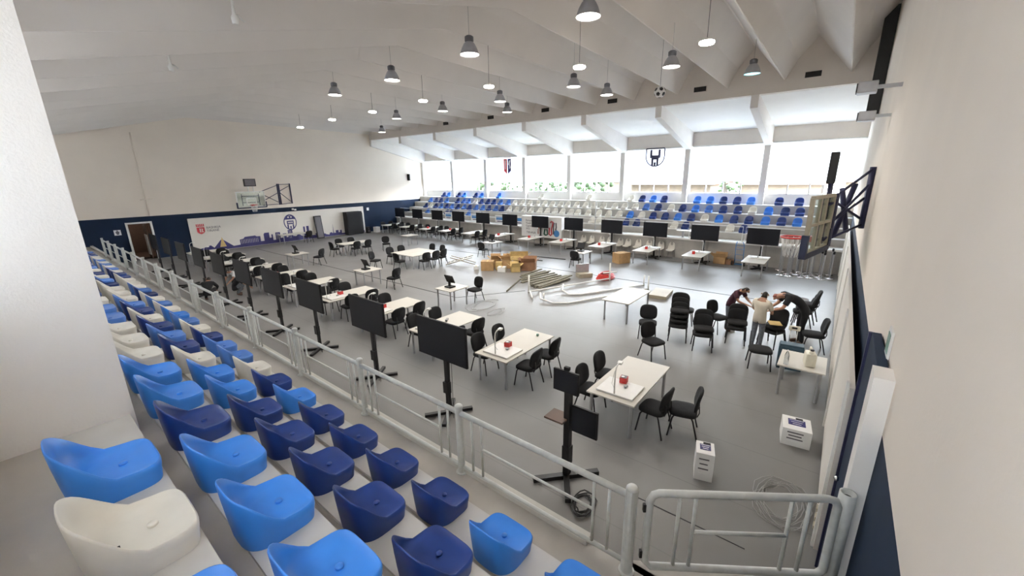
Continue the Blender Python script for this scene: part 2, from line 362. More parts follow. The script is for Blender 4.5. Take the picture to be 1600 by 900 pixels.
# railing
posts=[g(1.07+2.2*i) if i else 1.07 for i in range(15)]; posts[1]=3.28
XR=3.0; ZT=2.08
def rail_bar(mb,p,q,r,n=8): mb.tube([p,q],r,n)
for i,y in enumerate(posts):
    o=thing('railing_post',('thick grey railing post at the gate, with a round capped top' if i==0 else f'grey railing post, {ORD[i]} along the stand rail counted from the gate post'),'railing post',(XR,y,TW),0,'grey posts of the stand railing')
    MB().cyl((0,0,0),.045 if i else .055,ZT-TW+.02,16).build('tube','rail',o); MB().lathe([(.0001,ZT-TW+.05),(.04,ZT-TW+.045),(.052,ZT-TW+.03),(.052,ZT-TW+.01)],(0,0,0),16).build('cap','rail',o)
    MB().cyl((0,0,0),.075,.015,16).build('base_flange','rail',o)
for i in range(14):
    y0,y1=posts[i]+.05,posts[i+1]-.05; L=y1-y0
    o=thing('guard_rail',f'grey tubular guard rail section, {ORD[i]} from the gate','railing',(XR,y0,TW),0,'grey railing panels along the stand')
    MB().tube([(0,-.02,.86),(0,L+.02,.86)],.032,8).build('top_rail','rail',o)
    MB().tube([(0,-.02,.10),(0,L+.02,.10)],.022,8).build('bottom_rail','rail',o)
    MB().tube([(0,.32,.50),(0,L-.32,.50)],.015,6).build('middle_rail','rail',o)
    for yy in(.16,.32,L-.32,L-.16): MB().tube([(0,yy,.1),(0,yy,.86)],.016,6).build('baluster','rail',o)
# gate
gd=Vector((4.0-3.06,-.36-.98,0)); GL=gd.length; ga=math.atan2(gd.y,gd.x)
o=thing('railing_gate','grey tubular gate hinged on the thick post at the railing end','gate',(3.07,.93,TW+.04),ga)
fr=[(.05,0,.06+.0),(.0,0,.12),(0,0,.80),(.03,0,.86),(.08,0,.88),(GL-.14,0,.88),(GL-.07,0,.86),(GL-.04,0,.80),(GL-.04,0,.1),(GL-.09,0,.05)]
MB().tube(fr,.034,10,closed=True).build('gate_frame','rail',o)
for xx in(.26,.40,GL-.42,GL-.27): MB().tube([(xx,0,.06),(xx,0,.88)],.018,8).build('baluster','rail',o)
MB().tube([(.40,0,.47),(GL-.42,0,.47)],.018,8).build('middle_rail','rail',o)
for zz in(.2,.72): MB().box((-.03,0,zz),(.05,.03,.08)).build('hinge','blackmetal',o)
o=thing('gate_post','thick grey gate post standing against the end wall pilaster','post',(4.05,-.43,TW)); MB().lathe([(.0001,0),(.062,0),(.062,.97),(.05,.97),(.05,.9),(.0001,.9)],(0,0,0),20).build('tube','rail',o); MB().cyl((0,0,.905),.05,.01,16).build('open_end','dark',o)
struct(MB().box((4.25,-.51,1.6),(.28,.18,3.2)).build('pilaster','plaster'))
# ------------------------------------------------------------------ right stand
RX=[24.7,25.75,26.45,27.15,27.9]; RZ=[1.15,1.52,1.97,2.46,2.96]
poly=[(24.7,0),(24.7,1.15),(25.7,1.15),(25.7,1.52),(26.4,1.52),(26.4,1.97),(27.1,1.97),(27.1,2.46),(27.85,2.46),(27.85,2.96),(29,2.96),(29,0)]
stair('stand_platform_window_side',poly,YN,YF,'standgrey')
for x,z in ((25.7,1.15),(26.4,1.52),(27.1,1.97),(27.85,2.46),(28.6,2.96)):
    struct(MB().box((x-.36,(YN+YF)/2,z+.010),(.70,YF-YN,.024)).build('bench_strip','bench'))
mb=MB(); mb.box((24.66,17,1.14),(.14,35,.09)); struct(mb.build('trim_ledge','plaster'))
mb=MB(); mb.box((XW+.1,17,3.25),(.2,36,.6)); struct(mb.build('windowsill_wall','plaster'))
R_t1=([1.86,2.82,4.24,4.98,5.74,6.5,7.26,9.38,10.12,10.88,11.68,15.0,19.4,23.96,26.1,26.82,28.34,29.08,30.52,31.18],'NNLNNLLNLNWWWLLNLNLN')
R_t2=([1.7,2.38,3.18,3.98,4.74,5.54,6.34,7.12,7.9,8.62,9.46,10.28,11.04,11.82,12.54,13.42,14.14,14.88,15.64,16.42,17.04,17.82,18.54,19.24,20.0,20.78,21.6,22.3,23.16,23.94,24.64,25.42,26.14,27.02,27.66,28.46,29.98,30.8,31.54,32.32],'NNLWNNMLNWNMWWWWWWWWWWWWWWWLLNNNWLLNMNNN')
R_t2=(R_t2[0],'NNLWNNMLNWNMWWWWWWWWWWWWWWWMMNNNWMMNMNNM')
R_t3=([1.7,2.42,3.18,4.0,4.76,5.56,6.36,7.14,7.94,8.74,9.52,10.28,11.08,11.88,12.66,13.42,14.26,15.12,15.7,16.44,17.1,17.82,18.52,19.36,20.06,20.86,21.6,22.44,23.12,23.92,24.64,25.42,26.26,26.94,27.78,28.56,29.3,30.06,30.84,31.54,32.28],'LNLNNLWNLNNWLWWWWWWWWWWWWWWNMNMMNMNMNMNWN')
R_t4=([4.1,4.78,7.24,7.9,10.32,11.06,13.08,13.58,25.7,28.0,28.52,31.24],'NWNWNNWWMNNM')
for nm,xx,zz,(yl,cl),an in(('top',28.12,2.96,R_t1,PI),('third',27.36,2.46,R_t2,PI),('second',26.66,1.97,R_t3,PI),('lowest',25.96,1.52,R_t4,PI)):
    for i,(y,c) in enumerate(zip(yl,cl)):
        o=put_seat(c,xx,y,zz+.022,PI,f'{CN[c]} bucket seat, {ORD[i]} from hoop end, {nm} row below the windows',f'bucket seats in the {nm} row of the window stand',True)
        o.scale=(1,1,1.15)
# ------------------------------------------------------------------ windows
edges=[YN]+[y for y in BR if YN<y<YF]+[YF]
for i in range(len(edges)-1):
    y0=edges[i]+(.16 if i else 0); y1=edges[i+1]-(.16 if i<len(edges)-2 else 0); L=y1-y0; ym=(y0+y1)/2; x=XW+.08
    w=MB()
    for z in(3.58,4.33,6.46): w.box((x,ym,z),(.08,L,.07))
    nb=4
    for k in range(nb+1): w.box((x,y0+.03+(L-.06)*k/nb,5.0),(.08,.06,2.95))
    w=struct(w.build('window_%d'%(i+1),'winframe'))
    MB().box((x+.03,ym,3.96),(.012,L,.72)).build('window_pane','glass',w)
    MB().box((x-.10,ym,5.40),(.012,L-.04,2.18)).build('roller_blind','blind',w)
    MB().tube([(x-.10,y0+.03,6.47),(x-.10,y1-.03,6.47)],.04,8).build('blind_roll','winframe',w)
    MB().tube([(x-.10,y0+.03,4.31),(x-.10,y1-.03,4.31)],.018,6).build('blind_bar','winframe',w)
    if i in(2,5):
        if i==2:    # castle shield printed on the blind
            yc,zc=y0+L*.50,5.86; P=lambda u,v,h:(x-.108-h,yc-u,zc+v)
            out=[(-.62,.62),(.62,.62),(.62,.1)]+[(.62*math.cos(a),.1-.62*math.sin(a)) for a in [PI*k/14 for k in range(15)]]+[(-.62,.1)]
            b=MB()
            for k in range(len(out)): b.tube([P(*out[k],.004),P(*out[(k+1)%len(out)],.004)],.045,4)
            b.prism([(-.36,.55),(-.2,.55),(-.2,.2),(.2,.2),(.2,.55),(.36,.55),(.36,.0),(.25,.0),(.25,-.42),(.1,-.5),(.1,-.1),(-.1,-.1),(-.1,-.5),(-.25,-.42),(-.25,.0),(-.36,.0)],P,0,.004)
            b.prism([(-.09,-.25),(.09,-.25),(.07,-.5),(0,-.56),(-.07,-.5)],P,0,.004)
            b.build('printed_shield','navymetal',w)
        else:       # red and purple shield
            yc,zc=y0+L*.45,5.75; P=lambda u,v,h:(x-.108-h,yc-u,zc+v)
            MB().prism([(-.42,.55),(-.02,.55),(-.02,-.75),(-.42,-.45)],P,0,.004).prism([(-.4,.75),(.4,.75),(.4,.66),(-.4,.66)],P,0,.004).build('printed_shield_half','rednprint',w)
            MB().prism([(.02,.55),(.42,.55),(.42,-.45),(.02,-.75)],P,0,.004).build('printed_shield_half','purple',w)
            MB().prism([(-.28,.45),(-.18,.45),(-.18,-.3),(-.28,-.3)],P,.004,.007).prism([(.1,.1),(.2,.4),(.33,.42),(.25,.1),(.35,-.2),(.2,-.3),(.22,-.05)],P,.004,.007).build('printed_figure','paper',w)
# ------------------------------------------------------------------ end wall fixtures
for i,y in enumerate((1.75,6.2,10.75,15.2,19.7,24.2)):
    o=tag(MB().build('air_vent','dark') if 0 else thing('air_vent',f'dark louvred air vent on the roof beam, {ORD[i]} from the near end','vent',(XB,y,8.74),0,'air vents along the roof beam'),f'dark louvred air vent on the roof beam, {ORD[i]} from the near end','vent')
    MB().box((-.02,0,0),(.03,.62,.26)).build('frame','beam',o); b=MB()
    for k in range(5): b.box((-.04,0,-.09+.045*k),(.02,.56,.02))
    b.build('louvre','dark',o); MB().box((-.03,0,0),(.015,.56,.22)).build('backing','dark',o)
# lamps
def bell(name,label,loc,glow,z_c):
    o=thing(name,label,'ceiling lamp',loc,0,'bell reflector lamps under the roof')
    MB().lathe([(.255,0),(.25,.02),(.235,.08),(.20,.17),(.15,.26),(.10,.31)],(0,0,0),28).build('reflector','lampshell',o)
    MB().lathe([(.0001,.02),(.245,.02)],(0,0,0),28).build('lamp_lens',glow,o)
    MB().lathe([(.10,.30),(.12,.33),(.12,.43),(.08,.46),(.0001,.47)],(0,0,0),20).build('ballast_housing','lampshell2',o)
    MB().tube([(0,0,.46),(0,0,z_c)],.006,6).build('hanging_cable','cablegrey',o); return o
LA=[((8.6,4.75,8.0),'row nearest the roof crease, first from the near end'),((8.9,8.5,8.0),'row nearest the roof crease, second from the near end'),((9.3,12.54,8.0),'row nearest the roof crease, third from the near end'),((9.3,16.27,8.0),'row nearest the roof crease, fourth from the near end'),
 ((14.0,4.78,8),'third row, first from the near end'),((14.45,8.51,8),'third row, second from the near end'),((14.9,12.49,8),'third row, third from the near end'),((14.96,16.28,8),'third row, fourth from the near end'),((15,20.1,8),'third row, fifth from the near end'),
 ((16.82,3.02,8),'cyan'),((16.83,8.32,8),'row nearest the windows, first lit one'),((17.5,14.2,8),'row nearest the windows, second lit one'),((18.4,26.5,8),'row nearest the windows, farthest one')]
LIGHTS=[]
for p,s in LA:
    cy=s=='cyan'
    bell('ceiling_lamp','grey bell lamp with a dim cyan glow, beside the roof beam' if cy else f'lit grey bell lamp, {s}',p,'lampcyan' if cy else 'lampglow',10.6-p[2]-.3 if 1 else 0)
    if not cy: LIGHTS.append((p,170))
for i,(x,y) in enumerate([(12.26,3.33),(12.19,6.99),(12.37,10.89),(12.57,14.9),(12.79,19.06),(12.81,23.03),(13.2,27.7)]):
    o=thing('pendant_light',f'glaring round pendant light on a thin cable, {ORD[i]} from the near end','pendant light',(x,y,8.0),0,'bare round pendants down the middle')
    MB().lathe([(.0001,.0),(.17,0),(.19,.03),(.18,.06)],(0,0,0),24).build('glowing_disc','lampled',o)
    MB().lathe([(.185,.05),(.12,.1),(.05,.14),(.0001,.15)],(0,0,0),24).build('housing','whitemetal',o)
    MB().tube([(0,0,.14),(.02,.01,.9),(0,0,2.2)],.007,6).build('hanging_cable','cable',o); LIGHTS.append(((x,y,8.0),230))
o=thing('ceiling_ball','round black and white patterned ball hanging near the roof beam','ball',(17.7,6.42,8.0))
MB().sphere((0,0,0),.22,20).build('ball_shell','paper',o); b=MB()
for v in [(0,0,-1),(-.9,0,-.45),(-.3,-.85,-.45),(.7,-.5,-.45),(-.3,.85,-.45),(-.75,-.5,.4),(-.75,.5,.45),(.1,-.9,.4)]:
    v=Vector(v).normalized(); b.lathe([(.0001,.224),(.085,.208)],(0,0,0),5,False,v.to_track_quat('Z','Y').to_matrix())
b.build('dark_patch','tape',o); MB().tube([(0,0,.2),(0,0,2.2)],.006,6).build('hanging_cable','cable',o)
for i,(x,y,z) in enumerate([(3.4,9.0,7.72),(3.4,13.3,7.62)]):
    o=thing('lamp_socket',f'small empty lamp holder on the sloped ceiling, {("nearer","farther")[i]} of two','lamp socket',(x,y,z-.1)); MB().lathe([(.0001,-.1),(.05,-.1),(.06,0),(.03,.06),(.02,.3)],(0,0,0),14).build('holder','whitemetal',o); MB().tube([(.05,0,.05),(.16,.03,-.02)],.02,6).build('bracket','whitemetal',o)
o=tag(MB().tube([(6.02,YF-.04,2.75),(6.05,YF-.04,7.75)],.035,6).tube([(5.75,YF-.05,3.75),(6.35,YF-.06,3.8)],.03,6).build('wall_pipe','wallcream'),'thin cream pipe running up the far wall above the door','pipe')
# far wall backstop
def T3(parent,name,m,segs,r=.03,n=6):
    for p,q in segs: MB().tube([p,q],r,n).build(name,m,parent)
o=thing('basketball_hoop','glass basketball backboard folded out on a blue wall frame, far wall','basketball hoop',(0,YF,0))
bx0,bx1,bz0,bz1,by=10.65,12.45,2.98,4.05,-1.35
bb=MB().box(((bx0+bx1)/2,by,(bz0+bz1)/2),(bx1-bx0,.03,bz1-bz0)).build('backboard','bbglass',o)
fb=MB()
for z in(bz0,bz1): fb.box(((bx0+bx1)/2,by-.01,z),(bx1-bx0,.05,.05))
for x in(bx0,bx1): fb.box((x,by-.01,(bz0+bz1)/2),(.05,.05,bz1-bz0))
cx=(bx0+bx1)/2
for z in(bz0+.18,bz0+.62): fb.box((cx,by-.02,z),(.62,.03,.05))
for x in(cx-.3,cx+.3): fb.box((x,by-.02,bz0+.4),(.05,.03,.46))
fb.build('board_line','whitemetal',bb)
pd=MB(); pd.box((cx,by,bz0-.04),(bx1-bx0+.1,.09,.08)); pd.box((bx0-.04,by,bz0+.15),(.08,.09,.4)); pd.box((bx1+.04,by,bz0+.15),(.08,.09,.4)); pd.build('edge_padding','padnavy',o)
MB().tube([(cx+.23*math.cos(a),by-.32+.23*math.sin(a),bz0+.16) for a in [2*PI*k/20 for k in range(20)]],.018,6,closed=True).box((cx,by-.06,bz0+.12),(.2,.1,.12)).build('rim','hoopred',o)
nb=MB()
for k in range(12):
    a=2*PI*k/12; nb.tube([(cx+.22*math.cos(a),by-.32+.22*math.sin(a),bz0+.15),(cx+.13*math.cos(a+.3),by-.32+.13*math.sin(a+.3),bz0-.32)],.008,4); nb.tube([(cx+.22*math.cos(a),by-.32+.22*math.sin(a),bz0+.15),(cx+.13*math.cos(a-.3),by-.32+.13*math.sin(a-.3),bz0-.32)],.008,4)
nb.build('net','paper',o)
T3(o,'frame_bar','navymetal',[((13.7,-.7,3.0),(13.7,-.7,4.55)),((13.85,-.6,3.0),(13.85,-.6,4.55)),((14.9,-.06,3.0),(14.9,-.06,4.55))],.05)
T3(o,'truss_bar','navymetal',[((13.85,-.6,4.5),(14.9,-.06,4.5)),((13.85,-.6,3.02),(14.9,-.06,3.05)),((13.85,-.6,3.9),(14.9,-.06,3.1)),((13.85,-.6,4.0),(14.9,-.06,4.4)),((13.7,-.7,4.45),(12.2,-1.25,4.0)),((13.7,-.7,3.05),(12.3,-1.25,3.05)),((13.7,-.7,3.9),(12.45,-1.25,3.4)),((13.7,-.7,3.15),(12.5,-1.25,3.75)),((11,-1.28,3.1),(11,-1.28,3.9)),((12.1,-1.28,3.1),(12.1,-1.28,3.9)),((11.0,-1.28,3.75),(12.1,-1.28,3.75)),((11.0,-1.28,3.3),(12.1,-1.28,3.3))],.025)
sc_=MB().box((11.65,by+.05,4.68),(.75,.14,.52),0,.01).build('shot_clock','tvback',o); MB().box((11.65,by-.03,4.68),(.64,.02,.42)).build('display_face','greytext',sc_)
T3(o,'clock_post','whitemetal',[((11.48,by+.03,4.0),(11.48,by+.03,4.45)),((11.82,by+.03,4.0),(11.82,by+.03,4.45))],.025)
# near backstop on the near end wall
o=thing('basketball_hoop','basketball backboard seen edge-on with red hoop, near the stanchions','basketball hoop',(0,0,0))
A=Vector((10.55,.47,3.12)); B=Vector((12.15,.16,3.12)); U=(B-A).normalized(); Nn=Vector((-U.y,U.x,0)); W=(B-A).length; H=1.16; ang=math.atan2(U.y,U.x)
mid=(A+B)/2
bb=MB().box(mid+Vector((0,0,H/2)),(W,.03,H),ang).build('backboard','bbglass',o)
fb=MB()
for z in(0,H): fb.box(mid+Vector((0,0,z)),(W,.08,.07),ang)
for p in(A,B): fb.box(p+Vector((0,0,H/2)),(.08,.08,H),ang)
for t in(.36,.64): fb.box(A+U*W*t+Vector((0,0,H/2)),(.07,.07,H),ang)
fb.box(mid+Vector((0,0,H*.5)),(W,.06,.06),ang); fb.build('board_frame','beigemetal',bb)
pd=MB(); pd.box(mid+Vector((0,0,-.06)),(W+.1,.12,.12),ang); pd.box(A+Vector((0,0,.14))-U*.06,(.12,.12,.5),ang); pd.box(B+Vector((0,0,.14))+U*.06,(.12,.12,.5),ang); pd.build('edge_padding','padnavy',o)
hc=mid+Nn*.42+Vector((0,0,.24))-U*.15
MB().tube([hc+Vector((.23*math.cos(a),.23*math.sin(a),0)) for a in [2*PI*k/20 for k in range(20)]],.022,6,closed=True).box(hc-Nn*.32,(.2,.16,.12),ang).build('rim','hoopred',o)
nb=MB()
for k in range(12):
    a=2*PI*k/12
    for dd in(.3,-.3): nb.tube([hc+Vector((.22*math.cos(a),.22*math.sin(a),0)),hc+Vector((.13*math.cos(a+dd),.13*math.sin(a+dd),-.45))],.008,4)
nb.build('net','paper',o)
sc_=MB().box((12.0,.27,4.88),(.5,.16,.68),0,.01).build('shot_clock','tvback',o)
T3(o,'clock_post','navymetal',[((11.9,.27,3.4),(11.9,.27,4.6)),((12.15,.25,3.4),(12.15,.25,4.6))],.04)
T3(o,'frame_bar','navymetal',[((12.5,.12,3.05),(12.5,.12,4.3)),((12.75,.14,3.05),(12.75,.14,4.3)),((12.3,.26,3.05),(12.3,.26,4.1)),((12.6,.36,3.0),(12.6,.36,4.25)),((12.9,.30,3.0),(12.9,.30,4.25)),((13.2,.05,3.2),(13.5,-.2,4.5)),((13.5,-.2,3.3),(13.2,.05,4.4)),((13.6,-.48,3.4),(13.6,-.48,4.9)),((13.9,-.48,3.4),(13.9,-.48,4.9))],.06)
T3(o,'truss_bar','navymetal',[((12.7,.12,4.25),(13.6,-.48,4.85)),((12.7,.12,3.6),(13.6,-.48,4.5)),((12.7,.12,3.2),(13.6,-.48,3.5)),((12.75,.14,3.6),(13.7,-.48,4.2)),((12.75,.14,4.1),(13.7,-.48,3.6)),((11.6,.2,3.3),(12.6,.13,3.3)),((11.6,.2,4.1),(12.6,.13,4.1)),((12.2,.1,3.2),(12.6,.13,4.1)),((12.2,.1,4.2),(12.6,.13,3.3))],.03)
# flood lights and a plain black vertical strip at the near wall
for i,(x,y,z) in enumerate([(11.0,-.05,6.35),(12.6,-.14,5.98)]):
    o=thing('flood_light',f'boxy grey flood light bracketed on the near end wall, {("upper","lower")[i]} of two','flood light',(x,y,z),0)
    MB().box((0,0,0),(.34,.30,.20),0,.015).build('housing','alu',o); MB().box((0,0.16,0),(.3,.02,.16)).build('front_glass','tvback',o); MB().box((0,-(y-YN)/2-.07,.0),(.1,y-YN-.14,.06)).build('bracket','alu',o)
tag(MB().box((20.5,-.36,9.0),(.4,.36,4.6),0,.01).build('black_strip','blackmetal'),'black vertical duct high in the corner of near end wall','duct')
# blue door panel, sheets, banner on the near wall
o=thing('blue_door_panel','dark blue tall panel on the end wall beside the gate','panel',(4.95,-.50,0)); MB().box((0,0,1.58),(1.1,.08,3.16),0,.01).build('leaf','blue',o); MB().box((.53,.05,1.58),(.04,.03,3.16)).build('edge_trim','navymetal',o); MB().box((-.35,.043,2.15),(.3,.006,.42)).build('paper_notice','paper',o); MB().sphere((.4,.06,1.4),.03,8).build('knob','chrome',o)
o=thing('wall_plate','small framed green and white plate on the near end wall','wall plate',(4.84,YN+.01,3.28)); MB().box((0,0,0),(.22,.02,.26),0,.004).build('frame','whitemetal',o); MB().box((0,.011,0),(.16,.006,.18)).build('plate_face','green',o)
o=thing('wall_banner','long white banner standing along the near end wall','banner',(0,0,0)); MB().box((14.8,-.42,1.28),(18.4,.05,2.3)).build('banner_sheet','banner',o); 
for x in(5.7,9,13,17,21,23.9): MB().box((x,-.38,1.28),(.06,.03,2.36)).build('edge_batten','whitemetal',o)
for k in range(4): MB().box((5.9+.05*k,-.37,.25+.1*k),(.1,.02,.05)).build('bracket','beigemetal',o)
# far wall banner with prints
o=thing('wall_banner','long white banner with purple city skyline and crests, far wall','banner',(0,YF,0))
MB().box((14.5,-.05,1.20),(13.2,.06,2.36)).build('banner_sheet','banner',o)
P=lambda u,v,h:(u,-.085-h,v)
sk=[(7.95,.05),(7.95,.25),(8.4,.3),(8.9,.45),(9.1,.25),(9.55,.75),(9.7,.75),(10.3,.22),(10.75,.25),(10.75,.62),(11.0,.66),(11.1,.78),(11.8,.8),(11.9,.72),(12.15,.72),(12.15,.32),(12.4,.32),(12.4,.85),(12.45,.85),(12.45,.92),(12.8,.92),(12.8,.5),(12.95,.5),(12.95,.75),(13.05,.75),(13.05,.3),(13.25,.3),(13.25,.86),(13.6,.86),(13.6,.4),(13.8,.4),(13.8,.72),(14.05,.72),(14.05,.4),(14.2,.4),(14.2,.95),(14.55,.95),(14.55,.45),(14.8,.4),(15.0,.55),(15.3,.35),(15.45,.35),(15.45,1.1),(15.58,1.1),(15.58,.5),(15.7,.5),(15.7,1.12),(15.9,1.12),(15.9,.35),(16.4,.3),(16.4,.45),(16.7,.45),(16.7,.3),(17.2,.35),(17.35,.25),(17.6,.2),(17.65,.35),(17.85,.38),(17.85,.3),(17.95,.3),(17.98,1.05),(18.02,.3),(18.2,.28),(18.2,.5),(18.45,.5),(18.45,.3),(18.6,.3),(18.6,.48),(18.75,.48),(18.75,.2),(19.1,.2),(19.1,1.1),(19.45,1.1),(19.45,.3),(19.55,.3),(19.55,.85),(19.8,.85),(19.8,.3),(19.95,.3),(19.95,.7),(20.3,.7),(20.3,.25),(20.5,.3),(20.7,.45),(20.8,.2),(21.0,.2),(21.0,.05)]
MB().prism(sk,P,0,.006).build('printed_skyline','purple',o)
MB().prism([(9.45,.25),(9.65,.95),(9.85,.25)],P,.006,.01).build('printed_pyramid','card3',o)
win=MB()
for (x0,x1,z0,z1) in[(10.8,12.1,.3,.6),(13.3,13.55,.3,.8),(14.25,14.5,.3,.9),(19.15,19.4,.3,1.0)]:
    nx=int((x1-x0)/.11)
    for a in range(nx): win.box((x0+.05+a*.11,-.094,(z0+z1)/2),(.02,.006,z1-z0))
win.build('printed_facade_lines','banner',o)
# municipal emblem and lettering
em=MB().prism([(8.3,1.75),(8.75,1.75),(8.75,1.45),(8.68,1.35),(8.52,1.28),(8.38,1.35),(8.3,1.45)],P,0,.006)
for k in range(5): em.box((8.32+.1*k,-.09,1.9),(.06,.01,.16))
em.box((8.52,-.09,1.82),(.46,.01,.04)); em.build('printed_emblem','rednprint',o)
MB().prism([(8.45,1.68),(8.52,1.68),(8.52,1.4),(8.45,1.42)],P,.006,.01).prism([(8.57,1.68),(8.66,1.62),(8.62,1.52),(8.68,1.42),(8.57,1.4)],P,.006,.01).build('printed_emblem_figure','banner',o)
Rx=Matrix.Rotation(PI/2,3,'X')
for s,z in(('BASHKIA',1.62),('TIRAN\u00cb',1.40)): text_mesh(s,.22,'greytext','printed_lettering',o,Rx,Vector((8.85,-.09,z)),.003,'LEFT')
# castle crest
cx,cz=14.5,1.55
ring=[(cx+.50*math.cos(a),cz+.62*math.sin(a)) for a in [2*PI*k/32 for k in range(32)]]; inn=[(cx+.43*math.cos(a),cz+.54*math.sin(a)) for a in [2*PI*k/32 for k in range(32)]]
MB().prism(ring,P,0,.004).build('printed_crest','purple',o); MB().prism(inn,P,.004,.007).build('printed_crest_field','banner',o)
cr=MB().prism([(cx-.40,cz+.22),(cx+.40,cz+.22),(cx+.32,cz+.40),(cx+.18,cz+.52),(cx-.18,cz+.52),(cx-.32,cz+.40)],P,.007,.01)
cr.prism([(cx-.26,cz+.12),(cx+.26,cz+.12),(cx+.26,cz-.16),(cx-.26,cz-.16)],P,.007,.01)
for s in(-1,1): cr.prism([(cx+s*.26,cz-.18),(cx+s*.26,cz-.45),(cx+s*.15,cz-.5),(cx+s*.15,cz-.18)][::s],P,.007,.01)
cr.prism([(cx-.05,cz-.3),(cx+.05,cz-.3),(cx+.05,cz-.52),(cx-.05,cz-.52)],P,.007,.01); cr.build('printed_castle','purple',o)
cw=MB()
for s in(-1,1): cw.lathe([(.0001,.0),(.06,0)],(cx+s*.11,-.1,cz+.40),12,False,Matrix.Rotation(PI/2,3,'X'))
for k in range(4): cw.box((cx-.15+.1*k,-.097,cz-.02),(.06,.008,.12))
cw.build('printed_crest_detail','banner',o)
# things against the far wall
o=thing('folded_stage_panel','tall narrow black and grey panel leaning on the skyline banner','panel',(16.9,YF-.45,0)); o.rotation_euler=(-.12,0,0)
MB().box((-.25,0,.95),(.62,.06,1.9),0,.01).build('panel_frame','tvback',o); MB().box((-.25,-.035,.95),(.46,.02,1.7)).build('panel_face','greytext',o)
o=thing('black_cabinet','big black upright rack with grille front by the skyline banner','cabinet',(19.75,YF-.45,0))
MB().box((0,0,1.02),(1.5,.6,2.0),0,.02).build('cabinet_body','tvback',o); MB().box((-.05,-.31,1.02),(1.3,.03,1.8)).build('grille_front','fabric',o); MB().box((.78,0,1.0),(.1,.5,1.8),0,.02).build('side_pad','blackmetal',o)
o=thing('loudspeaker','small black loudspeaker on the floor beside the black rack','loudspeaker',(20.95,YF-.75,0)); MB().box((0,0,.28),(.34,.3,.56),0,.015).build('speaker_box','tvback',o); MB().lathe([(.0001,0),(.1,.0),(.12,.02)],(0,-.16,.2),16,True,Rx).build('woofer','greytext',o); MB().lathe([(.0001,0),(.04,.0),(.05,.02)],(0,-.16,.43),12,True,Rx).build('tweeter','greytext',o)
tag(MB().box((21.7,YF-1.0,.25),(.45,.4,.5),.1,.01).build('white_box','paper'),'white carton on the floor beside the small loudspeaker, far wall','box')
tag(MB().box((21.6,YF-.02,2.1),(.22,.04,.26)).build('wall_switch_box','whitemetal'),'small white switch box on the blue far wall right of the banner','switch box')
o=thing('wall_sign','white square pictogram sign left of the far door','sign',(4.33,YF-.02,1.85)); MB().box((0,0,0),(.32,.03,.32)).build('sign_plate','paper',o); MB().prism([(-.05,-.12),(.05,-.12),(.09,.04),(.04,.08),(-.04,.08),(-.09,.04)],lambda u,v,h:(u,-.016-h,v),0,.004).lathe([(.0001,0),(.035,0)],(0,-.02,.115),10,False,Rx).build('pictogram','greytext',o)
o=thing('wall_speaker','small black wall speaker high beside the far windows','loudspeaker',(26.5,YF-.12,4.9)); MB().box((0,0,0),(.22,.2,.62),0,.02).build('speaker_box','tvback',o); MB().box((0,-.11,0),(.17,.02,.54)).build('grille_front','fabric',o)
for i,x in enumerate((14.85,15.05)): tag(MB().box((x,YF-.06,2.55-.05*i),(.13,.12,.12),0,.01).build('emergency_light','paper'),f'tiny white emergency light above the skyline banner, {("upper left","lower right")[i]} of the pair','emergency light')
# ------------------------------------------------------------------ furniture
def oval(w,h,n=24,e=.62): return [(w/2*math.copysign(abs(math.cos(a))**e,math.cos(a)),h/2*math.copysign(abs(math.sin(a))**e,math.sin(a))) for a in [2*PI*k/n for k in range(n)]]
def cushion(out,fn,t,bulge=.02):
    """soft pad: outline loops inset on both faces"""
    mb=MB(); n=len(out); loops=[]
    for s,h in((.0,t/2+bulge),(.55,t/2+bulge*.8),(.88,t/2+bulge*.2),(1,t/4),(1,-t/4),(.88,-t/2),(.0,-t/2)):
        loops.append([fn(u*max(s,.001),v*max(s,.001),h) for u,v in out])
    vs=[p for l in loops for p in l]; fs=[]
    for i in range(len(loops)-1):
        for j in range(n): fs.append((i*n+j,i*n+(j+1)%n,(i+1)*n+(j+1)%n,(i+1)*n+j))
    return mb.add(vs,fs,True)
def make_chair(name='visitor_chair',back=True):
    o=thing(name,'x','chair')
    cushion(oval(.52,.50,24,.5),lambda u,v,h:(u,v+.01,.465+h),.085,.018).build('seat','fabric',o)
    if back:
        cushion(oval(.51,.44,24,.66),lambda u,v,h:(u,-.245-(v*.18)+h+.04*(u/.25)**2,.735+v),.06,.012).build('backrest','fabric',o)
        for s in(-1,1): MB().tube([(s*.12,-.12,.43),(s*.12,-.24,.44),(s*.12,-.265,.52),(s*.12,-.255,.66)],.012,6).build('back_bar','blackmetal',o)
    for s in(-1,1):
        MB().tube([(s*.21,.16,.43),(s*.225,.19,.38),(s*.25,.25,.0)],.016,6).build('leg','blackmetal',o)
        MB().tube([(s*.21,-.14,.43),(s*.225,-.17,.38),(s*.25,-.27,.0)],.016,6).build('leg','blackmetal',o)
    MB().tube([(-.21,.16,.425),(-.21,-.14,.425),(.21,-.14,.425),(.21,.16,.425)],.0125,6,closed=True).build('seat_frame','blackmetal',o)
    return o
CHAIR=make_chair(); used=[False]
def chair(x,y,face,label,group=None,z=0):
    rz=math.atan2(-face[0],face[1])
    if not used[0]:
        used[0]=True; CHAIR.location=(x,y,z); CHAIR.rotation_euler=(0,0,rz); CHAIR['label']=label
        if group: CHAIR['group']=group
        return CHAIR
    c=dup(CHAIR,(x,y,z),rz,label,None)
    if group: c['group']=group
    elif 'group' in c: del c['group']
    return c
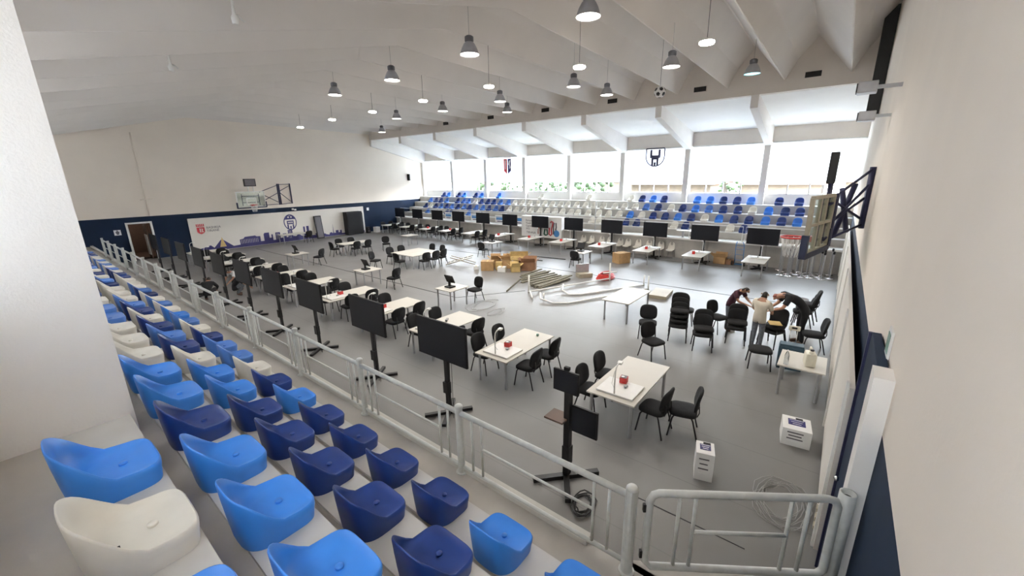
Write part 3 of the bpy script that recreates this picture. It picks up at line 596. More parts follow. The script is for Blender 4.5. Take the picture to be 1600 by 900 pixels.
def make_table(L,Wd,name='white_table'):
    o=thing(name,'x','table')
    MB().box((0,0,.715),(L,Wd,.03),0,.004).build('tabletop','laminate',o)
    for sx in(-1,1):
        for sy in(-1,1):
            l=MB().cyl((sx*(L/2-.08),sy*(Wd/2-.08),.0),.03,.70,12).build('leg','alu',o)
    f=MB()
    for sy in(-1,1): f.box((0,sy*(Wd/2-.08),.685),(L-.16,.03,.03))
    for sx in(-1,1): f.box((sx*(L/2-.08),0,.685),(.03,Wd-.16,.03))
    f.build('under_frame','alu',o); return o
TL=make_table(2.0,.97); TS=make_table(1.0,.86,'small_table'); usedt={}
def table(proto,x,y,rz,label,group=None):
    if proto.name not in usedt:
        usedt[proto.name]=1; proto.location=(x,y,0); proto.rotation_euler=(0,0,rz); proto['label']=label
        if group: proto['group']=group
        return proto
    return dup(proto,(x,y,0),rz,label,group)
def make_tv():
    o=thing('tv_stand','x','television')   # screen faces +X
    s=MB().box((.05,0,1.68),(.045,1.42,.82),0,.006).build('display','tvback',o); MB().box((.075,0,1.69),(.006,1.39,.78)).build('screen','screen',s)
    MB().box((.015,0,1.62),(.05,.75,.45),0,.015).build('rear_housing','tvback',o)
    MB().box((-.04,0,.85),(.06,.10,1.55)).build('pole','blackmetal',o)
    MB().box((-.035,0,1.62),(.05,.42,.12)).build('wall_bracket','blackmetal',o)
    MB().box((-.02,0,.62),(.10,.14,.25)).build('cable_box','blackmetal',o)
    for a in(.62,-.62):
        R=Matrix.Rotation(a,3,'Z'); MB().box((-.03,0,.045),(1.0,.08,.06),0,0,R).build('foot','blackmetal',o)
    for yy in(.14,.2): MB().tube([(0,yy,1.3),(.03,yy+.02,.9),(.0,yy-.02,.4),(.06,yy+.1,.03)],.006,5).build('hanging_wire','cable',o)
    return o
TV=make_tv()
def make_kit():   # document camera on a tray, +X points from the screen side to the far table end
    o=thing('document_camera','x','document camera')
    MB().box((.28,0,.02),(.62,.74,.035),0,.008).build('tray','whitemetal',o)
    MB().tube([(.0,.0,.03),(0,0,.46),(.02,0,.55),(.08,0,.60),(.17,0,.61)],.014,8).build('arm','whitemetal',o)
    MB().box((.2,0,.60),(.12,.09,.04),.2,.008).build('camera_head','whitemetal',o); MB().cyl((.21,0,.575),.03,.012,10).build('lens','tvback',o)
    MB().tube([(.15,.03,.59),(.17,.1,.35),(.14,.12,.15),(.2,.1,.04)],.004,4).build('hanging_wire','cablegrey',o)
    MB().sphere((.36,-.08,.06),.05,10,(1.3,.8,.5)).build('mouse','cablegrey',o)
    return o
KIT=make_kit()
def make_redbox():
    o=thing('red_box','x','box'); b=MB().box((0,0,.075),(.15,.14,.15)).build('carton','red',o); MB().box((.0,.0,.152),(.13,.12,.004)).build('top_print','greytext',o); MB().lathe([(.0001,.156),(.035,.156)],(0,.02,0),12).build('top_mark','paper',o); return o
RB=make_redbox(); first={}
def use(proto,loc,rz,label,group=None):
    if proto.name not in first:
        first[proto.name]=1; proto.location=loc; proto.rotation_euler=(0,0,rz); proto['label']=label
        if group: proto['group']=group
        return proto
    return dup(proto,loc,rz,label,group)
LTY=[2.87,5.88,8.45,11.1,13.75,16.5,19.2,21.8,24.4,27.0,29.6]
TVY=[5.8,8.42,11.28,13.75,16.25,18.75,21.25,23.75,26.3,28.9]
for i,y in enumerate(TVY): use(TV,(5.0,y,0),PI,f'black television on a floor stand, {ORD[i]} beyond the small kiosk in the railing-side row','televisions along the railing')
for i,y in enumerate(LTY):
    nm=f'{ORD[i]} railing-side table'
    table(TL,7.45,y,0,f'long white table on grey legs, {ORD[i]} from the near end on the railing side','long tables on the railing side')
    use(KIT,(6.62,y-.02,.73),0,f'white document camera on a tray, standing on the {nm}','document cameras on the railing side')
    if i in(0,1,3,4,6): use(RB,(7.15,y+.02,.73),.15,f'small red carton on the {nm}','red cartons on the tables')
    for sx,x in(('screen end',6.98),('free end',7.78)):
        if i<10: chair(x,y+.66,(0.05*math.sin(i),-1),f'black chair at the far side of the {nm}, {sx}','chairs at the railing-side tables')
        if not(i==5 and sx=='screen end') and not(i==0 and sx=='free end'): chair(x+.1,y-.66,(.06*math.cos(i*3),1),f'black chair at the near side of the {nm}, {sx}','chairs at the railing-side tables')
RTY=[2.85,5.6,8.27,11.0,13.85,16.4,19.1,21.8,24.4,26.8,29.5,32.1]
RTVY=[2.85,5.6,8.33,11.07,13.82,16.55,19.3,22.05,24.82,27.45,30.15,32.75]
for i,y in enumerate(RTVY): use(TV,(23.92,y,0),PI,f'black television facing the hall, {ORD[i]} from the hoop end in the window-side row','televisions along the window-side stand')
for i,y in enumerate(RTY):
    nm=f'{ORD[i]} window-side table'
    table(TL,22.6,y,0,f'long white table on grey legs, {ORD[i]} from the hoop end on the window side','long tables on the window side')
    use(KIT,(23.35,y-.1,.73),PI,f'white document camera on a tray, standing on the {nm}','document cameras on the window side')
    if i in(1,2,3,4,5,6,8,9): use(RB,(22.3+.1*(i%3),y+.1*(i%2),.73),.3,f'small red carton on the {nm}','red cartons on the tables')
    if i>=7:
        for sx,x in(('window end',22.9),('hall end',22.05)):
            chair(x,y-.62,(0.05*math.sin(i*2),1),f'black chair at the near side of the {nm}, {sx}','chairs at the window-side tables')
            if i>=8: chair(x,y+.62,(0,-1),f'black chair at the far side of the {nm}, {sx}','chairs at the window-side tables')
# judge desks with touch monitors
def make_mon():
    o=thing('touch_monitor','x','monitor')   # screen faces +X
    MB().box((0,0,.03),(.30,.32,.06),0,.015).build('base','tvback',o); MB().box((-.02,0,.15),(.05,.09,.22)).build('neck','tvback',o)
    R=Matrix.Rotation(-.42,3,'Y'); s=MB().box((0,0,.33),(.035,.44,.32),0,0,R).build('display','tvback',o); MB().box((.02,0,.34),(.006,.40,.28),0,0,R).build('screen','screen',s); return o
MON=make_mon()
SD=[(10.3,11.25,0,'nearest the pile of planks'),(10.2,16.85,0,'middle of three in front of the railing-side tables'),(10.25,24.1,0,'farthest on the railing side, near the skyline banner'),(19.75,10.9,PI,'window side, near the carton pile'),(19.65,17.4,PI,'window side, behind the carton pile')]
for i,(x,y,rz,s) in enumerate(SD):
    table(TS,x,y,0,f'small white table with touch monitor, {s}','small desks with monitors')
    use(MON,(x-(.05 if rz==0 else -.05),y+.05,.73),rz,f'tilted touch monitor on small desk, {s}','touch monitors on small desks')
table(TS,18.75,24.8,0,'small square white table without a monitor, far window side','small desks with monitors')
table(TL,14.2,33.45,0,'long white table against the skyline banner','tables in the hall')
table(TL,14.45,18.15,0,'near half of the double white table with chairs around, hall centre','tables in the hall'); table(TL,14.45,19.15,0,'far half of the double white table with chairs around, hall centre','tables in the hall')
table(TL,14.45,25.1,0,'white table with five chairs, in front of the black rack','tables in the hall')
o=table(TL,13.2,5.4,0,'empty long white table beside the stacked chairs','tables in the hall')
o=table(TS,10.5,.14,0,'white table against the end wall carrying a jerrycan and bottle','tables in the hall'); 
chair(11.25,10.95,(-1,.1),'black visitor chair at the monitor desk nearest the planks')
chair(10.55,15.35,(-.15,1),'black visitor chair facing the middle monitor desk on the railing side')
chair(11.15,23.4,(-.5,1),'black visitor chair at the farthest railing-side monitor desk')
chair(12.4,19.6,(.4,-1),'lone black visitor chair left of the double white table')
chair(16.3,24.2,(-.5,-1),'lone black visitor chair facing the viewer behind the double table')
chair(18.35,17.0,(1,.1),'black visitor chair at the monitor desk behind the carton pile')
chair(18.9,10.75,(1,.1),'black visitor chair at the window-side monitor desk near the lone brown carton')
chair(15.0,32.75,(0,1),'black visitor chair at the long table against the skyline banner')
for x,y,fc,s in[(13.05,18.3,(1,0),'hall-left side'),(13.95,17.3,(.1,1),'near side, leftmost'),(14.6,17.3,(0,1),'near side, middle'),(15.2,17.35,(-.1,1),'near side, rightmost'),(13.8,20.0,(0,-1),'far side, left'),(14.6,20.0,(0,-1),'far side, right'),(15.85,19.1,(-1,0),'window side, farther'),(15.85,18.2,(-1,.1),'window side, nearer')]: chair(x,y,fc,f'black visitor chair at the double white table, {s}','chairs at the double table')
for x,y,fc,s in[(13.1,25.2,(1,0),'hall-left end'),(14.05,24.3,(0,1),'near side, left'),(14.85,24.3,(0,1),'near side, right'),(13.9,25.9,(0,-1),'far side, left'),(14.8,25.9,(0,-1),'far side, right')]: chair(x,y,fc,f'black visitor chair at the table before the black rack, {s}','chairs before the black rack')
# loose and stacked chairs near the workers
chair(7.35,1.75,(-.25,1),'lone black visitor chair between the nearest table and the white cartons')
chair(10.25,3.4,(-.45,-.9),'black visitor chair in front of the chair stacks, seat turned to the end wall')
chair(11.6,4.05,(-1,-.35),'black visitor chair beside the tall chair stack, next to the empty table')
SG='stacked black chairs near the workers'
for k in range(4): chair(11.95+.06*k,3.25+.02*k,(-1,-.25),f'black visitor chair in the tallest chair stack, {ORD[k]} from the bottom',SG,.13*k)
for k in range(2): chair(11.65+.06*k,2.5,(-1,-.35),f'black visitor chair in the two-high stack right of the tallest, {("lower","upper")[k]} one',SG,.13*k)
chair(13.5,3.5,(.2,-1),'black visitor chair half hidden behind the tallest chair stack')
chair(13.35,2.5,(-.4,-.9),'black visitor chair left of the workers, back to the stacks')
for k in range(2): chair(12.75+.06*k,1.85,(-1,-.2),f'black visitor chair stacked left of the man in beige, {("lower","upper")[k]} one',SG,.13*k)
for k in range(3): chair(15.5,.45-.06*k,(-.1,1),f'black visitor chair stacked against the end wall, {ORD[k]} from the bottom',SG,.13*k)
chair(13.35,.05,(-.2,1),'lone black visitor chair at the end wall behind the jerrycan table')
for k in range(2): chair(13.05,.98,(0,1) if 0 else (-.8,.4),f'black visitor chair the three men are working on, {("lower","upper")[k]} one',SG,.13*k)
o=make_chair('backless_chair',False); o.location=(11.35,1.05,0); o.rotation_euler=(0,0,PI/2+.25); o['label']='black chair without backrest in front of the man in beige'
MB().tube([(.215,-.2,.42),(.22,-.235,.6),(.22,-.25,.86)],.0125,6).build('back_bar','blackmetal',o)
tag(MB().box((0,0,0),(.34,.30,.02),.3,.004).build('seat_board','card3',None,(12.95,.95,.72)),'pale plywood seat board on the chairs between the workers','board')
# kiosk
o=thing('kiosk_stand','tall black stand with two small screens, nearest item behind the railing','kiosk',(4.92,2.86,0),.0)
MB().box((0,0,.95),(.10,.10,1.8)).build('pole','blackmetal',o)
for zz,nm in((1.78,'upper'),(1.13,'lower')):
    s=MB().box((-.08 if zz>1.5 else .03,.0 if zz>1.5 else -.28,zz),(.04,.44,.36 if zz>1.5 else .46),0,.006).build('display','tvback',o); MB().box((-.103 if zz>1.5 else .007,.0 if zz>1.5 else -.28,zz),(.006,.40,.32 if zz>1.5 else .42)).build('screen','screen',s)
MB().box((-.06,0,1.99),(.06,.09,.06),0,.01).build('webcam','tvback',o)
MB().box((-.04,.16,1.10),(.30,.34,.03),0,.005).box((0,.07,1.06),(.05,.1,.05)).build('shelf','wood',o); MB().box((.0,0,.45),(.12,.13,.32)).build('cable_box','blackmetal',o)
for a in(.6,-.75): MB().box((-.02,0,.045),(1.1,.09,.07),0,0,Matrix.Rotation(a,3,'Z')).build('foot','blackmetal',o)
def coil(name,label,c,rx,ry,n,m,th,seed,z=.02,wob=.25):
    rnd=random.Random(seed); pts=[]
    for k in range(n*16):
        a=2*PI*k/16; w=1+wob*math.sin(a*.37+seed)+rnd.uniform(-.08,.08); pts.append((c[0]+rx*w*math.cos(a)*(1-.015*k/16),c[1]+ry*w*math.sin(a+.3*math.sin(a*.11)),z+.004*(k%7)))
    return tag(MB().tube(pts,th,5).build(name,m),label,'cable')
coil('cable_coil','tangled black cable lying on the floor at the kiosk base',(4.55,2.35),.22,.14,6,'cable',.011,3)
coil('cable_coil','loose coil of grey cable on the floor behind the gate',(6.4,.02),.5,.3,8,'cablegrey',.0055,5)
coil('cable_coil','thin grey cable loops on the floor beside the planks desk',(10.9,10.2),.75,.45,2,'cablegrey',.009,8)
coil('cable_coil','thin flattened cable loop on the floor near the railing-side monitor desk',(10.6,9.3),.5,.22,2,'cablegrey',.008,9)
# near white cartons
def carton(name,label,loc,d,rz,printed):
    o=thing(name,label,'box',loc,rz); b=MB().box((0,0,d[2]/2),d,0,.004).build('carton','paper',o)
    MB().box((-.0,d[1]*.05,d[2]+.003),(d[0]*.6,d[1]*.45,.004)).build('top_label','purple',o)
    for k in range(3): MB().box((-.0,d[1]*(.2-.14*k),d[2]+.006),(d[0]*(.5-.1*k),.012,.003)).build('label_line','paper',o)
    for k in range(4): MB().box((-d[0]*.05,-d[1]/2-.002,d[2]*(.8-.18*k)),(d[0]*(.55-.1*(k%2)),.004,.022)).build('print_line','greytext' if k<3 else 'paper',o)
    MB().box((d[0]*.1,d[1]*.36,d[2]+.004),(.11,.05,.006)).build('carry_slot','dark',o); return o
carton('white_carton','white printed carton standing upright near the gate',(6.35,1.12,0),(.27,.34,.50),-1.30,1)
carton('white_carton','white printed carton lying by the end wall below the jerrycan table',(8.33,.02,0),(.44,.48,.34),-1.45,1)
# jerrycan, bottle, tool case
o=thing('jerrycan','milky white jerrycan with handle and black cap on the end-wall table','jerrycan',(10.35,.02,.73),.2)
MB().box((0,0,.15),(.30,.20,.30),0,.045).lathe([(.06,.28),(.045,.33),(.04,.36),(.0001,.36)],(-.08,0,0),14).build('body','jerry',o); MB().cyl((-.08,0,.35),.035,.04,12).build('cap','tvback',o); MB().tube([(-.03,0,.30),(0,0,.38),(.09,0,.38),(.13,0,.29)],.022,8).build('handle','jerry',o)
o=thing('water_bottle','clear plastic water bottle beside the jerrycan','bottle',(10.1,.42,.73)); MB().lathe([(.0001,0),(.045,.0),(.048,.02),(.046,.18),(.048,.2),(.03,.27),(.016,.30),(.016,.32)],(0,0,0),16).build('body','bottle',o); MB().cyl((0,0,.315),.018,.02,10).build('cap','paper',o)
o=thing('trolley_case','dark teal wheeled tool case with white-topped telescopic handle','tool case',(11.55,.42,0),PI/2+.1)
MB().box((0,0,.36),(.52,.28,.60),0,.02).build('case_body','caseblue',o); MB().box((0,.0,.68),(.50,.26,.06),0,.01).build('lid','caseblue',o); MB().box((0,.143,.55),(.28,.006,.03)).build('logo_strip','paper',o)
for s in(-1,1): MB().tube([(s*.07,-.12,.6),(s*.07,-.12,1.05)],.011,8).build('handle_rod','chrome',o); MB().lathe([(.0001,-.02),(.06,-.02),(.06,.02),(.0001,.02)],(s*.24,-.12,.06),14,False,Matrix.Rotation(PI/2,3,'Y')).build('wheel','tvback',o)
MB().box((0,-.12,1.08),(.24,.05,.12),0,.02).build('handle_grip','jerry',o); MB().box((0,-.12,1.09),(.11,.056,.045)).build('grip_hole','dark',o)
tag(MB().lathe([(.0001,0),(.15,0),(.17,.36),(.155,.36),(.14,.02)],(0,0,0),20).build('grey_bucket','alu',None,(17.6,.55,0)),'grey bucket on the floor behind the chairs stacked at the end wall','bucket')
tag(MB().box((0,0,.07),(1.25,.7,.14),.1,.01).build('folded_mat','beigemetal',None,(16.3,5.25,0)),'flat beige topped slab lying behind the empty table','slab')
# cartons pile
U=Vector((1.65,-2.4,0)).normalized(); V=Vector((2.4,1.65,0)).normalized(); O=Vector((15.35,14.45,0)); ar=math.atan2(U.y,U.x)
def opencarton(label,u,v,w,dp,h,m,rot=0,z=0,tilt=0,flaps=True,grp='cartons in the pile'):
    p=O+U*u+V*v+Vector((0,0,z)); o=thing('cardboard_box',label,'box',p,ar+rot,grp); o.rotation_euler=(tilt,0,ar+rot)
    t=.012; b=MB(); b.box((0,0,t/2),(w,dp,t))
    for s in(-1,1): b.box((s*(w-t)/2,0,h/2),(t,dp,h)); b.box((0,s*(dp-t)/2,h/2),(w,t,h))
    b.build('carton',m,o)
    if flaps:
        for s in(-1,1):
            R=Matrix.Rotation(s*.9,3,'Y'); MB().box((s*(w/2+.08),0,h+.10),(.012,dp,.26),0,0,R).build('flap',m,o)
            R=Matrix.Rotation(-s*.5,3,'X'); MB().box((0,s*(dp/2+.05),h+.12),(w,.012,.28),0,0,R).build('flap',m,o)
    else:
        MB().box((0,0,h-.005),(w,dp,.012)).build('flap',m,o); MB().box((0,0,h+.003),(.06,dp,.003)).build('tape_strip','card3',o)
    return o
opencarton('closed brown carton at the left front of the carton pile',.35,.25,.66,.55,.50,'card',0,0,0,False)
opencarton('small white box at the far left of the carton pile',-.3,.35,.26,.3,.2,'paper',.2,0,0,False)
opencarton('brown open carton behind the left front one in the pile',.70,1.05,.55,.42,.44,'card',.15)
opencarton('small pale box in front of the carton pile',1.15,-.15,.42,.34,.26,'paper',-.15,0,0,False)
opencarton('small pale carton between the left cartons in the pile',.95,.3,.32,.28,.42,'card3',.0,0,0,False)
opencarton('open brown carton in the middle of the pile',1.32,.78,.5,.42,.48,'card',-.1)
opencarton('big tilted open carton on top of the pile',2.0,.80,.95,.5,.24,'card3',.1,.40,-.2)
opencarton('reddish brown open carton at the right end of the pile',2.55,.22,.74,.55,.46,'card2',-.15)
opencarton('brown carton under the big tilted one, inside the pile',1.95,.85,.55,.5,.36,'card2',.1,0,0,False)
opencarton('small yellow open carton at the front of the pile',1.85,-.15,.46,.34,.26,'card3',.25)
O=Vector((21.5,9.3,0)); opencarton('lone closed brown carton between window-side tables',0,0,.78,.6,.58,'card',.5,0,0,False,'cartons on the window side')
O=Vector((24.35,4.78,0)); opencarton('open brown carton at the foot of the window stand, left of the hand truck',0,0,.6,.4,.35,'card',-.6,0,0,True,'cartons on the window side')
O=Vector((24.4,4.36,0)); opencarton('low carton beside the blue hand truck',0,0,.5,.35,.25,'card2',-.6,0,0,False,'cartons on the window side')
# planks
rnd=random.Random(4)
for k in range(15):
    if k<7: p0=Vector((14.55+.16*k,11.05+.13*k,0)); p1_=Vector((16.9+.03*k,10.75+.20*k,0))
    else: p0=Vector((14.05+.05*(k-7),9.85+.09*(k-7),0)); p1_=Vector((16.2+.13*((k*3)%5),9.55+.10*(k-7),0))
    z=.035+.05*(k%3); v=p1_-p0
    tag(MB().box((0,0,0),(v.length,.13,.05),math.atan2(v.y,v.x)+rnd.uniform(-.13,.13)).build('wooden_plank','plank',None,(p0+p1_)/2+Vector((0,0,z))),f'long grey wooden slat in the heap on the floor, {ORD[k]} from the carton side','plank','grey slats heaped on the floor')
tag(MB().tube([(0,0,.03),(2.75,1.1,.04)],.03,8).build('floor_pole','plank',None,(13.0,10.75,0)),'single grey pole lying left of the heap of slats','pole')
# white tube frames
def frame(label,segs,r=.035):
    o=thing('tube_frame',label,'tube frame',(0,0,0),0,'white tube frames on the floor')
    for nm,pts in segs: MB().tube(pts,r,8).build(nm,'whitemetal',o)
frame('white tube frame with crossbars, longest one next to the slats',[('long_tube',[(13.35,9.75,.1),(17.35,8.0,.1)]),('cross_bar',[(13.4,9.9,.04),(13.35,9.75,.1),(12.75,9.2,.05)]),('upright',[(13.4,9.85,.0),(13.4,9.85,.78)]),('upright',[(17.3,8.0,.0),(17.3,8.0,.85)]),('cross_bar',[(17.2,8.3,.35),(17.4,7.7,.45)])])
frame('bent white tube frame, middle one on the floor',[('bent_tube',[(14.55,8.85,.3),(14.3,8.75,.1),(14.1,8.3,.04),(14.4,7.9,.04),(17.3,6.35,.05)]),('upright',[(17.3,6.35,0),(17.3,6.35,.5)])])
frame('bent white tube frame nearest the empty table',[('bent_tube',[(12.95,8.95,.28),(12.75,8.8,.1),(12.7,8.2,.04),(13.05,7.7,.04),(16.7,6.0,.05)]),('upright',[(16.75,5.95,0),(16.75,5.95,.62)]),('upright',[(12.9,8.75,0),(12.9,8.75,.3)])])
o=thing('red_hose_reel','red coiled hose bundle on the floor beside the open grey case','hose',(17.6,8.35,0))
for k in range(5): MB().tube([((.52-.03*k)*math.cos(a)*1.2,(.36-.03*k)*math.sin(a),.05+.05*k) for a in [2*PI*j/24 for j in range(24)]],.035,6,closed=True).build('hose_loop','hoopred',o)
o=thing('open_case','open grey case with raised lid on the floor beside the red hose','case',(17.3,9.35,0),-.6)
MB().box((0,0,.10),(.7,.45,.2),0,.015).build('case_body','beigemetal',o); MB().box((0,.22,.40),(.7,.06,.42),0,.01).build('lid','alu',o)
o=thing('folding_rack','folded beige slatted rack lying on the floor by the carton pile','rack',(15.9,16.6,0),-.9)
for s in(-1,1): MB().tube([(-.75,s*.32,.05),(.75,s*.32,.45)],.025,6).build('side_bar','beigemetal',o); MB().tube([(-.5,s*.28,.45),(.9,s*.28,.04)],.025,6).build('leg','beigemetal',o)
for k in range(5): MB().box((-.55+.25*k,0,.11+.066*k),(.07,.64,.02),0,0,Matrix.Rotation(-.26,3,'Y')).build('slat','beigemetal',o)
for i,(x,y) in enumerate([(20.3,13.4),(19.2,14.3)]): tag(MB().box((0,0,.02),(.05,2.2,.04),.12).build('black_bar','tape',None,(x,y,0)),f'thin black bar lying on the floor behind the carton pile, {("nearer","farther")[i]} to the window','bar')
# floor lines
for k,(p,q,w) in enumerate([((11.25,33.0),(11.1,11.9),.05),((17.9,13.0),(17.9,1.2),.05),((5.25,31),(5.2,.3),.014),((23.4,12),(23.5,3),.04),((11.1,11.9),(13.6,10.2),.03),((18.6,22),(19.3,14.5),.05)]):
    p=Vector((*p,.004)); q=Vector((*q,.004)); v=q-p
    struct(MB().box((p+q)/2,(v.length,w,.006),math.atan2(v.y,v.x)).build('floor_line','tape'))
# stanchions
PS=[]; rnd=random.Random(11)
for r_ in range(4):
    for k in range(11): PS.append((23.0+.43*r_+rnd.uniform(-.05,.05),3.9-.41*k+.15*(r_%2)+rnd.uniform(-.05,.05)))
PS=[p for p in PS if -.22<p[1] and p[0]<24.5 and not(p[0]<23.75 and p[1]>1.95) and not (abs(p[1]-2.85)<.62 and p[0]>23.4) and p[1]<3.3]
st=thing('queue_stanchion','x','stanchion'); MB().lathe([(.0001,0),(.17,0),(.175,.015),(.14,.035),(.04,.05),(.03,.06)],(0,0,0),20).build('base_plate','chrome',st); MB().lathe([(.032,.05),(.032,1.15)],(0,0,0),12).build('post','alu',st); MB().lathe([(.032,1.15),(.045,1.17),(.045,1.27),(.02,1.29),(.0001,1.29)],(0,0,0),12).build('belt_head','tvback',st)
for i,(x,y) in enumerate(PS): use(st,(x,y,0),0,'steel queue stanchion with round shiny base in the cluster under the near hoop','steel stanchions clustered under the near hoop')
# hand truck
o=thing('hand_truck','blue hand truck with black wheels at the foot of the window stand','hand truck',(24.3,3.85,0),-PI/2-.1)
for s in(-1,1):
    MB().tube([(s*.2,.0,.15),(s*.2,-.12,1.1),(s*.14,-.2,1.3)],.02,8).build('side_tube','blueprint',o); MB().lathe([(.0001,-.03),(.10,-.03),(.13,-.02),(.13,.02),(.10,.03),(.0001,.03)],(s*.3,-.1,.13),16,False,Matrix.Rotation(PI/2,3,'Y')).build('wheel','tvback',o)
    MB().lathe([(.0001,.032),(.05,.032)],(s*.3,-.1,.13),12,False,Matrix.Rotation(s*PI/2,3,'Y')).build('wheel_hub','paper',o)
for zz in(.3,.6,.9,1.08): MB().tube([(-.2,-.02-.11*zz,zz),(.2,-.02-.11*zz,zz)],.014,6).build('cross_tube','blueprint',o)
MB().box((0,.14,.04),(.46,.3,.015)).build('toe_plate','blueprint',o); MB().tube([(-.3,-.1,.13),(.3,-.1,.13)],.012,6).build('axle','blackmetal',o)
# white moulded chairs in front of the window stand
for i,y in enumerate([7.54,8.18,8.9,9.58,10.26,10.78,11.52,12.08,12.82,13.46]):
    if i==0:
        W=thing('white_shell_chair','x','chair',(24.5,y,0),PI)
        s=MB(); 
        rows=[(.26,.40,.19),(.24,.44,.21),(.10,.44,.22),(-.08,.44,.22),(-.17,.50,.215),(-.215,.66,.20),(-.235,.80,.165),(-.24,.88,.10)]
        vs=[];fs=[];n=9
        for x,z,w in rows:
            for j in range(n):
                t=-1+2*j/(n-1); vs.append((x+.05*t*t*(1 if x<-.1 else 0),t*w,z+(.035*t*t if x>-.15 else 0)))
        for a in range(len(rows)-1):
            for j in range(n-1): fs.append((a*n+j,a*n+j+1,(a+1)*n+j+1,(a+1)*n+j))
        s.add(vs,fs,True); q=s.build('seat_shell','p_white',W); md=q.modifiers.new('thick','SOLIDIFY'); md.thickness=.02
        for sx in(-1,1):
            for sy in(-1,1): MB().tube([(sx*.14,sy*.14,.43),(sx*.2-.01,sy*.2,0)],.012,6).build('leg','alu',W)
    o=W if i==0 else dup(W,(24.5,y,0),PI,'x')
    o['label']=f'white moulded chair on the floor before the window stand, {ORD[i]} from the hoop end'; o['group']='white chairs in front of the window stand'
# event box and posters on the window stand
o=thing('event_box','white display box with coloured doodle print on the window stand ledge','display box',(24.35,16.8,.50))
MB().box((.28,0,.75),(.56,3.5,1.5),0,.01).build('box_body','paper',o)
PX=lambda u,v,h:(-.004-h,-u,v)
Ry=Matrix(((0,0,-1),(-1,0,0),(0,1,0)))
for k,s in enumerate(('European','Youth','Capital','2022')): text_mesh(s,.19,'greytext','printed_lettering',o,Ry,Vector((-.006,1.35,1.12-.2*k)),.002,'LEFT')
text_mesh('TIRANA',.24,'greytext','printed_lettering',o,Ry,Vector((-.006,1.3,.22)),.002,'LEFT')
def doodle(pts,r,m): MB().tube([(-.012,-u,v) for u,v in pts],r,6).build('printed_doodle',m,o)
doodle([(-.35,.95),(-.25,1.15),(-.05,1.15),(0,.95),(-.1,.8),(-.2,.6),(-.2,.25)],.06,'orangeprint'); doodle([(.05,.3),(.05,.75),(.25,.75),(.25,.3),(.15,.2)],.05,'paper'); doodle([(.3,.25),(.35,.6),(.55,.6),(.6,.25),(.45,.2),(.3,.25)],.06,'greenprint'); doodle([(.75,.75),(.72,.3),(.85,.2),(.95,.3),(.92,.6),(1.0,.9),(1.05,1.15),(.9,1.2),(.85,1.1)],.055,'rednprint'); doodle([(1.1,.3),(1.1,.8),(1.15,1.1),(1.3,1.1),(1.32,.8),(1.28,.6)],.055,'greytext')
MB().lathe([(.0001,0),(.24,0)],(-.014,-1.35,.36),18,False,Matrix.Rotation(-PI/2,3,'Y')).build('printed_disc','blueprint',o)
for i,(y0,y1) in enumerate([(30.3,29.3),(28.4,27.5),(25.1,23.9),(22.3,21.1),(20.6,19.3)]):
    o=thing('poster',f'white poster with blue print on the window stand front, {ORD[i]} from the far wall','poster',(25.66,(y0+y1)/2,1.05),0,'posters on the window stand'); w=y0-y1
    MB().box((0,0,.33),(.02,w,.78)).build('poster_sheet','paper',o); MB().box((-.013,0,.46),(.006,w*.8,.24)).build('printed_picture','blueprint',o); MB().box((-.013,.0,.22),(.006,w*.6,.06)).build('printed_line','purple',o)
# thin front railing of the window stand
for k in range(12):
    y0=1.2+2.75*k
    if y0<18.7 and y0+2.6>15: continue
    o=thing('stand_rail',f'thin grey rail section on the window stand ledge, {ORD[k]} from the hoop end','railing panel',(24.95,y0,1.15),0,'thin rails of the window stand')
    MB().tube([(0,0,0),(0,0,.85),(0,2.6,.85),(0,2.6,0)],.018,6).build('frame','whitemetal',o); MB().tube([(0,0,.5),(0,2.6,.5)],.012,6).build('middle_rail','whitemetal',o)
for i,y in enumerate((13.3,9.7)):
    o=thing('net_post',f'tall thin grey post on the window stand ledge, {("farther","nearer")[i]} of two','post',(25.2,y+(5.5 if i==0 else 3.2),1.15)); MB().tube([(0,0,0),(0,0,2.0)],.025,8).build('tube','alu',o); MB().cyl((0,0,0),.1,.02,12).build('base_plate','alu',o)
o=thing('shelf_board','small white shelf board on post, left of the second window-side television','shelf',(25.15,6.9,1.15)); MB().box((-.05,0,.42),(.3,1.1,.03)).build('board','paper',o); MB().box((0,.2,.2),(.1,.1,.4)).build('support','alu',o)
# tabletop odds and ends
tag(MB().box((0,0,.03),(.05,.05,.06),0,.008).build('glue_stick','green',None,(8.2,5.75,.73)),'tiny dark green bottle on the second railing-side table','bottle')
o=thing('handheld_scanner','small dark handheld device on the third railing-side table','scanner',(7.6,8.6,.73),.6); MB().box((0,0,.03),(.18,.07,.05),0,.015).build('head','cablegrey',o); MB().box((-.08,0,.02),(.1,.04,.03),.5,.01).build('grip','tvback',o)
